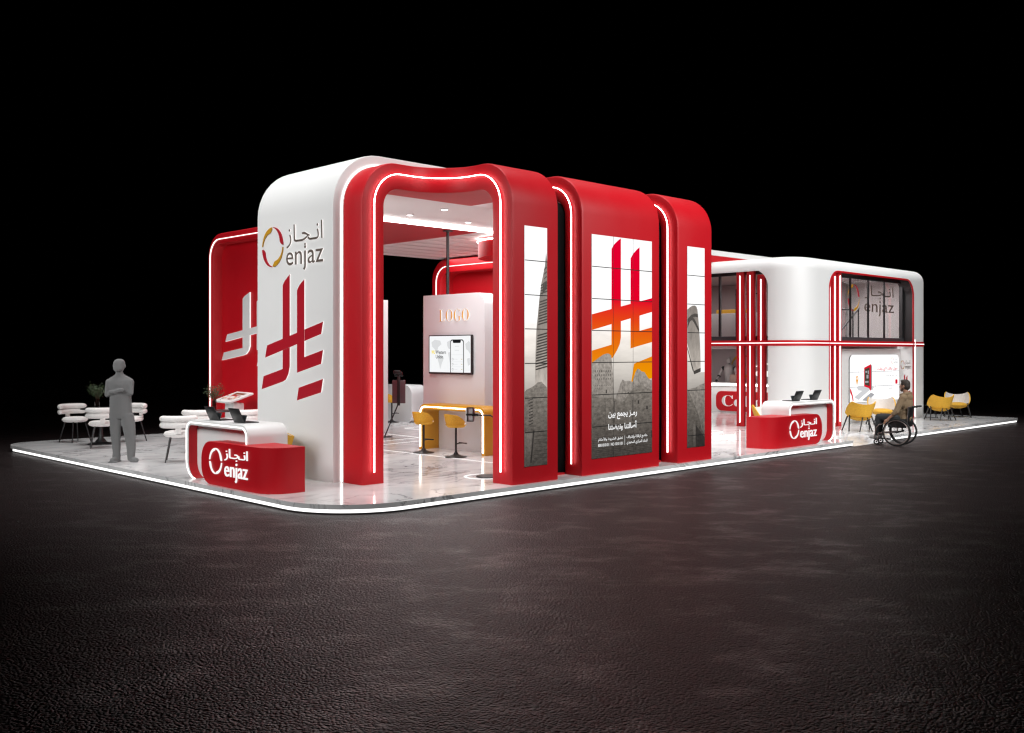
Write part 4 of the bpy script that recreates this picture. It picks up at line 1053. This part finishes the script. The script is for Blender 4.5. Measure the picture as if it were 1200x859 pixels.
b = MB(); b.box(-.40, -.25, -.012, 0, .87, 1.07, 0, .004); b.build('tablet', 'warmwhite', tb)
b = MB()
for x in (-.37, -.28): b.box(x-.006, x+.006, -.034, -.013, .86, 1.08, 0, .002)
b.box(-.39, -.26, -.05, -.035, .955, .985, 0, .003); b.box(-.3, -.2, -.05, .0, .945, .985, 0, .003)
for z in (.86, 1.07): b.box(-.38, -.27, -.034, -.013, z, z+.012)
b.build('clamp', 'black', tb)

#PEOPLE
# ================================================================== people
def fuse(mb, voxel, smooth=6, factor=.5):
    """weld overlapping volumes into one continuous skin"""
    me = bpy.data.meshes.new('raw'); me.from_pydata(mb.v, [], mb.f)
    bm = bmesh.new(); bm.from_mesh(me); bmesh.ops.recalc_face_normals(bm, faces=bm.faces); bm.to_mesh(me); bm.free()
    o = bpy.data.objects.new('raw', me); COL.objects.link(o)
    r = o.modifiers.new('r', 'REMESH'); r.mode = 'VOXEL'; r.voxel_size = voxel
    s = o.modifiers.new('s', 'SMOOTH'); s.iterations = smooth; s.factor = factor
    dg = bpy.context.evaluated_depsgraph_get(); e = o.evaluated_get(dg)
    m2 = bpy.data.meshes.new_from_object(e, depsgraph=dg)
    q = MB(); q.v = [tuple(v.co) for v in m2.vertices]; q.f = [tuple(p.vertices) for p in m2.polygons]; q.m = [0]*len(q.f)
    bpy.data.objects.remove(o)
    return q
def loft(mb, secs, n=20):
    """secs: (z, x0, x1, y centre, y half)"""
    mb.rings([[((a+b)/2+(b-a)/2*math.cos(2*PI*k/n), yc+yh*math.sin(2*PI*k/n), z) for k in range(n)] for z, a, b, yc, yh in secs])
CAMA = math.radians(45.5)
# --- grey standing figure (arms folded)
man = thing('person', 'plain grey standing man with folded arms on the left of the platform', 'person', (7.22, 17.26, 0), CAMA-PI/2)
K = 379.0
sx = lambda X: (X-475)/K
sz = lambda Y: (752-Y)/K
def S(Y, a, b, yc, yh): return (sz(Y), sx(a), sx(b), yc, yh)
b = MB()
loft(b, [S(152, 456, 492, -.01, .05), S(142, 446, 500, -.025, .075), S(130, 438, 507, -.02, .095), S(112, 435.5, 509.5, -.005, .105), S(92, 435, 510, .0, .108), S(76, 440, 506, .005, .098), S(66, 452, 494, .005, .07), S(62, 462, 484, .005, .03)])
b.ell((sx(434), .01, sz(110)), (.012, .025, .034)); b.ell((sx(511), .01, sz(110)), (.012, .025, .034)); b.limb((sx(473), -.098, sz(104)), (sx(473), -.108, sz(118)), .010, .013, 8)
loft(b, [S(440, 409, 562, 0, .115), S(400, 409, 559, 0, .12), S(330, 410, 553, 0, .115), S(280, 410, 553, 0, .125), S(235, 398, 562, 0, .13), S(212, 390, 568, .005, .115), S(199, 396, 562, .01, .095), S(188, 410, 545, .015, .08), S(176, 432, 520, .015, .07), S(166, 446, 504, .01, .06), S(150, 452, 497, .0, .055), S(135, 455, 495, .0, .05)])
loft(b, [S(462, 420, 560, 0, .095), S(440, 412, 562, 0, .115), S(415, 411, 558, 0, .12), S(395, 413, 554, 0, .115)])
for sh, el, hd in (((404, 216), (402, 300), (512, 268)), ((551, 216), (556, 290), (440, 282))):
    y2 = -.17 if sh[0] < 475 else -.14
    b.limb((sx(sh[0]), 0, sz(sh[1])), (sx(el[0]), -.05, sz(el[1])), .056, .050); b.limb((sx(el[0]), -.05, sz(el[1])), (sx(hd[0]), y2, sz(hd[1])), .046, .034)
    b.ell((sx(hd[0]), y2, sz(hd[1])), (.055, .03, .035))
loft(b, [S(748, 429, 480, -.0, .06), S(712, 428, 481, .0, .06), S(690, 431, 480, .0, .06), S(640, 425, 482, .0, .065), S(600, 421, 483, -.01, .072), S(540, 416, 486, -.01, .08), S(490, 411, 491, 0, .09), S(430, 407, 494, 0, .10)])
loft(b, [S(742, 531, 578, .0, .06), S(712, 527, 579, .0, .06), S(660, 523, 584, .0, .065), S(600, 514, 585, -.01, .072), S(540, 502, 583, -.01, .085), S(490, 491, 578, 0, .095), S(430, 478, 569, 0, .10)])
b.limb((sx(454), .03, .05), (sx(452), -.16, .04), .05, .046); b.limb((sx(552), .02, .05), (sx(598), -.07, .038), .05, .042)
b.box(sx(426), sx(480), -.19, .06, 0.0, .02); b.add([(sx(534), .06, 0), (sx(560), -.07, 0), (sx(600), -.11, 0), (sx(612), -.08, 0), (sx(585), .03, 0), (sx(534), .06, .02), (sx(560), -.07, .02), (sx(600), -.11, .02), (sx(612), -.08, .02), (sx(585), .03, .02)], [(0, 1, 2, 3, 4), (5, 6, 7, 8, 9), (0, 1, 6, 5), (1, 2, 7, 6), (2, 3, 8, 7), (3, 4, 9, 8), (4, 0, 5, 9)])
q = fuse(b, .010, 2)
q.build('body', 'grey', man, 180)
M['grey'].node_tree.nodes['Principled BSDF'].inputs['Diffuse Roughness'].default_value = 1.0

# --- wheelchair and its user
WC = (21.43, 9.51); WA = math.radians(145)+CAMA-PI/2
wh = thing('wheelchair', 'black manual wheelchair standing on the dark floor by the ramp', 'wheelchair', (*WC, GZ), WA)
for s in (1, -1):
    y = .285*s
    w = MB(); w.tube([(.30*math.sin(2*PI*k/36)*.955, y, .30+.30*.955*math.cos(2*PI*k/36)) for k in range(36)], .019, 10, closed=True); W = w.build('wheel', 'rubber', wh)
    w = MB(); w.tube([(.262*math.sin(2*PI*k/36), y+.03*s, .30+.262*math.cos(2*PI*k/36)) for k in range(36)], .009, 8, closed=True); w.build('hand_rim', 'steel', W)
    w = MB(); w.tube([(.27*math.sin(2*PI*k/36), y, .30+.27*math.cos(2*PI*k/36)) for k in range(36)], .010, 8, closed=True)
    for k in range(12):
        a = 2*PI*k/12; w.tube([(.03*math.sin(a), y+.012*s, .30+.03*math.cos(a)), (.27*math.sin(a+.2), y, .30+.27*math.cos(a+.2))], .0022, 4)
    w.limb((0, y-.03, .30), (0, y+.03, .30), .022, .022, 10); w.build('rim', 'black', W)
    c = MB(); c.tube([(.46+.052*math.sin(2*PI*k/20), .17*s, .069+.052*math.cos(2*PI*k/20)) for k in range(20)], .016, 8, closed=True); c.limb((.46, .17*s-.015, .069), (.46, .17*s+.015, .069), .018, .018, 10)
    CW = c.build('caster', 'rubber', wh)
    c = MB()
    for d in (-.022, .022): c.tube([(.46, .17*s+d, .069), (.43, .17*s+d, .17)], .006, 6)
    c.tube([(.43, .17*s, .165), (.42, .17*s, .24)], .012, 8); c.build('fork', 'steel', CW)
    f = MB(); f.tube([(-.22, .20*s, .86), (-.20, .20*s, .46), (.26, .19*s, .475), (.40, .18*s, .455), (.465, .16*s, .38), (.52, .13*s, .14)], .0125, 8); f.tube([(0, .21*s, .30), (0, .20*s, .46)], .016, 8); f.tube([(0, .20*s, .30), (.42, .17*s, .26), (.43, .17*s, .24)], .012, 8); f.tube([(-.22, .20*s, .86), (-.33, .20*s, .87)], .0125, 8)
    f.build('side_frame', 'steel', wh)
    f = MB(); f.limb((-.31, .20*s, .868), (-.40, .20*s, .872), .019, .018); f.build('push_handle', 'rubber', wh)
    f = MB(); f.box(-.19, .20, .225*s-.004, .225*s+.004, .40, .60, 0, .003); f.build('side_guard', 'black', wh)
f = MB(); f.tube([(0, -.28, .30), (0, .28, .30)], .02, 10); f.tube([(.42, -.17, .25), (.42, .17, .25)], .01, 8); f.build('axle', 'black', wh)
f = MB(); f.box(-.20, .27, -.20, .20, .47, .50, 0, .01); f.build('seat', 'black', wh)
f = MB(); f.obox(Matrix.Translation((-.222, 0, .645)) @ Matrix.Rotation(math.radians(-4), 4, 'Y'), .035, .42, .45, 0, .012); f.build('backrest', 'black', wh)
f = MB(); f.obox(Matrix.Translation((.54, 0, .13)) @ Matrix.Rotation(math.radians(-8), 4, 'Y'), .16, .27, .012, 0, .004); f.build('footplate', 'black', wh)

pm = thing('person', 'seated man in khaki hooded top and dark trousers, hand on wheel rim', 'person', (*WC, GZ), WA)
b = MB()                                   # continuous body
hd = Vector((-.105, 0, 1.315))
b.ell(hd+Vector((.0, 0, .02)), (.098, .078, .112)); b.ell(hd+Vector((.035, 0, -.055)), (.068, .06, .066)); b.ell(hd+Vector((.04, 0, .0)), (.065, .062, .085))
b.limb(hd+Vector((.098, 0, .012)), hd+Vector((.116, 0, -.022)), .011, .016, 8); b.ell(hd+Vector((.095, 0, -.058)), (.014, .026, .011)); b.ell(hd+Vector((.082, 0, -.088)), (.022, .03, .02))
for s in (-1, 1):
    b.ell(hd+Vector((-.012, .08*s, -.005)), (.021, .011, .034)); b.ell(hd+Vector((.083, .03*s, .028)), (.016, .022, .012))
b.limb((-.125, 0, 1.08), hd+Vector((-.015, 0, -.07)), .064, .056)
b.limb((-.10, 0, .60), (-.125, 0, 1.08), .10, .09); b.limb((-.125, -.16, 1.05), (-.125, .16, 1.05), .05, .05)
for s in (-1, 1):
    el = Vector((.0, .29*s, .765)); wr = Vector((.165, .312*s, .60))
    b.limb((-.125, .17*s, 1.05), el, .045, .036); b.limb(el, wr, .040, .028)
    b.limb(wr, wr+Vector((.035, .004*s, -.045)), .028, .034)
    for k in range(4):                      # fingers close round the hand rim
        p = wr+Vector((.055-.0*k, .018*s, -.045))+Vector((.014, 0, -.018))*(k-1.2)
        p1 = p+Vector((.012, .024*s, -.012)); p2 = p1+Vector((.0, .004*s, -.026-.002*k)); p3 = p2+Vector((-.010, -.018*s, -.008))
        b.limb(p, p1, .0105, .010, 8); b.limb(p1, p2, .010, .009, 8); b.limb(p2, p3, .009, .008, 8)
    t0 = wr+Vector((.045, -.012*s, -.02)); b.limb(t0, t0+Vector((.035, -.006*s, -.012)), .012, .010, 8); b.limb(t0+Vector((.035, -.006*s, -.012)), t0+Vector((.05, .006*s, -.032)), .010, .008, 8)
    b.limb((-.06, .09*s, .575), (.43, .10*s, .60), .07, .055); b.limb((.43, .10*s, .60), (.46, .09*s, .22), .05, .035); b.limb((.46, .09*s, .19), (.60, .09*s, .175), .03, .028)
def twist(q):                               # shoulders and head turned towards the screen
    out = []
    for x, y, z in q.v:
        t = min(1, max(0, (z-.66)/.45)); t = t*t*(3-2*t)
        if x > .12 and z < .70: t = 0
        a = -math.radians(9)*t - (math.radians(6)*min(1, max(0, (z-1.14)/.08)))
        X = x+.11; out.append((X*math.cos(a)-y*math.sin(a)-.11, X*math.sin(a)+y*math.cos(a), z))
    q.v = out; return q
twist(fuse(b, .0065, 2)).build('body', 'skin', pm, 180)
b = MB()
b.ell((-.09, 0, .72), (.155, .185, .20)); b.ell((-.125, 0, .93), (.145, .205, .21)); b.limb((-.13, -.165, 1.055), (-.13, .165, 1.055), .082, .082); b.limb((-.12, -.08, .60), (-.12, .08, .60), .13, .13)
b.ell((-.115, 0, 1.12), (.10, .115, .055))
b.tube([(-.07+.0, .105*math.sin(a), 1.135+.0*a) if False else (-.12-.10*math.cos(a), .12*math.sin(a), 1.135+.03*math.cos(a)) for a in [(-2.4+4.8*k/16) for k in range(17)]], .036, 10)
b.ell((-.215, 0, 1.07), (.055, .13, .085))
for s in (-1, 1):
    el = Vector((.0, .29*s, .765)); b.limb((-.13, .185*s, 1.06), el, .072, .062); b.limb(el, el+Vector((.06, .012*s, -.055)), .060, .052)
for k in range(3):                          # folds at the waist and sleeve
    b.limb((.0-.03*k, .15, .62+.05*k), (-.14, .178, .66+.075*k), .020, .012, 8); b.limb((-.02, .225, .86+.035*k), (-.10, .262, .885+.04*k), .020, .012, 8)
twist(fuse(b, .009, 2)).build('hooded_top', 'hoodie', pm, 180)
b = MB()
b.ell((-.10, 0, .57), (.16, .185, .10))
for s in (-1, 1):
    b.limb((-.06, .095*s, .585), (.43, .105*s, .615), .098, .078); b.limb((.43, .105*s, .605), (.465, .092*s, .235), .073, .056)
    for k in range(4): b.limb((.36-.02*k, .10*s-.06, .57-.01*k), (.48, .10*s+.05, .54-.06*k), .02, .014, 8)
fuse(b, .010, 3).build('trousers', 'jeans', pm, 180)
for s in (-1, 1):
    b = MB(); b.limb((.45, .09*s, .185), (.60, .09*s, .168), .048, .040); b.ell((.55, .09*s, .155), (.12, .046, .025)); fuse(b, .008, 3).build('shoe', 'shoe', pm, 180)
b = MB(); b.ell(hd+Vector((-.014, 0, .045)), (.106, .088, .108)); b.ell(hd+Vector((-.04, 0, .0)), (.078, .083, .095)); b.ell(hd+Vector((.045, 0, .115)), (.05, .07, .028))
q = fuse(b, .008, 2)
keep = [i for i, f in enumerate(q.f) if (lambda c: not (c.x > hd.x+.055 and c.z < hd.z+.085) and not (c.x > hd.x-.005 and c.z < hd.z+.02) and c.z > hd.z-.085)(sum((Vector(q.v[j]) for j in f), Vector())/len(f))]
q.f = [q.f[i] for i in keep]; q.m = [0]*len(q.f); twist(q).build('hair', 'hair', pm, 180, recalc=False)
b = MB(); b.ell(hd+Vector((.050, 0, -.088)), (.056, .058, .036)); b.ell(hd+Vector((.028, .0, -.06)), (.048, .066, .038)); twist(fuse(b, .006, 2)).build('beard', 'beard', pm, 180)

#LIGHTS
def area(name, loc, aim, sx_, sy_, watts, col=(1, 1, 1), spread=180):
    l = bpy.data.lights.new(name, 'AREA'); l.shape = 'RECTANGLE'; l.size = sx_; l.size_y = sy_; l.energy = watts; l.color = col; l.spread = math.radians(spread)
    o = bpy.data.objects.new(name, l); COL.objects.link(o); o.location = loc
    o.rotation_euler = (Vector(aim)-Vector(loc)).to_track_quat('-Z', 'Y').to_euler(); return o
area('overhead_fill', (18.9, 16.2, 9.5), (18.9, 16.2, 0), 24, 12.5, 1300, spread=62)  # added overhead area lamp, unseen, to brighten floor and stand
area('front_left_fill', (-.8, 13.0, 6.2), (9.5, 16, 1.6), 7, 4, 265, spread=90)  # added front fill, no fixture here; brightens the left faces
area('front_right_fill', (13.5, 0.5, 8.0), (16, 11, 2.0), 9, 4, 455, spread=90)  # fill lamp put in to light the red fronts, source unseen
area('pavilion_fill', (22, 2.5, 5.5), (26, 13, 1.6), 6, 4, 190, spread=90)  # added fill, set low to brighten the wall under the ribbon
area('tunnel_light', (11.5, 13.4, 4.3), (11.5, 13.4, 0), 5, 1.4, 165)
area('lounge_light', (15.5, 17.6, 4.36), (15.5, 17.6, 0), 3, 4, 150)
area('upper_room_light', (25, 17, 4.0), (25, 17, 2), 3, 5, 85)
area('window_room_light', (26.5, 13.5, 4.0), (26.5, 13.5, 2), 3, 1.2, 170)
area('lower_room_light', (25, 17, 1.98), (25, 17, 0), 3, 5, 75)

w = bpy.data.worlds.new('World'); C.world = w; w.use_nodes = True
w.node_tree.nodes['Background'].inputs[0].default_value = (0, 0, 0, 1); w.node_tree.nodes['Background'].inputs[1].default_value = 0
cam = bpy.data.cameras.new('camera'); co = bpy.data.objects.new('camera', cam); COL.objects.link(co)
co.location = (0, 0, 1.95); co.rotation_euler = (PI/2, 0, CAMA-PI/2)
cam.sensor_width = 36; cam.lens = 34.5; cam.shift_y = -17.5/1200; cam.clip_end = 400
C.camera = co
C.view_settings.view_transform = 'Standard'; C.view_settings.look = 'None'; C.view_settings.exposure = 0; C.view_settings.gamma = 1
C.cycles.use_denoising = True
C.cycles.max_bounces = 8; C.cycles.diffuse_bounces = 3; C.cycles.glossy_bounces = 4; C.cycles.transparent_max_bounces = 12
C.cycles.caustics_reflective = False; C.cycles.caustics_refractive = False
C.cycles.sample_clamp_indirect = 6
C.cycles.filter_width = 1.3
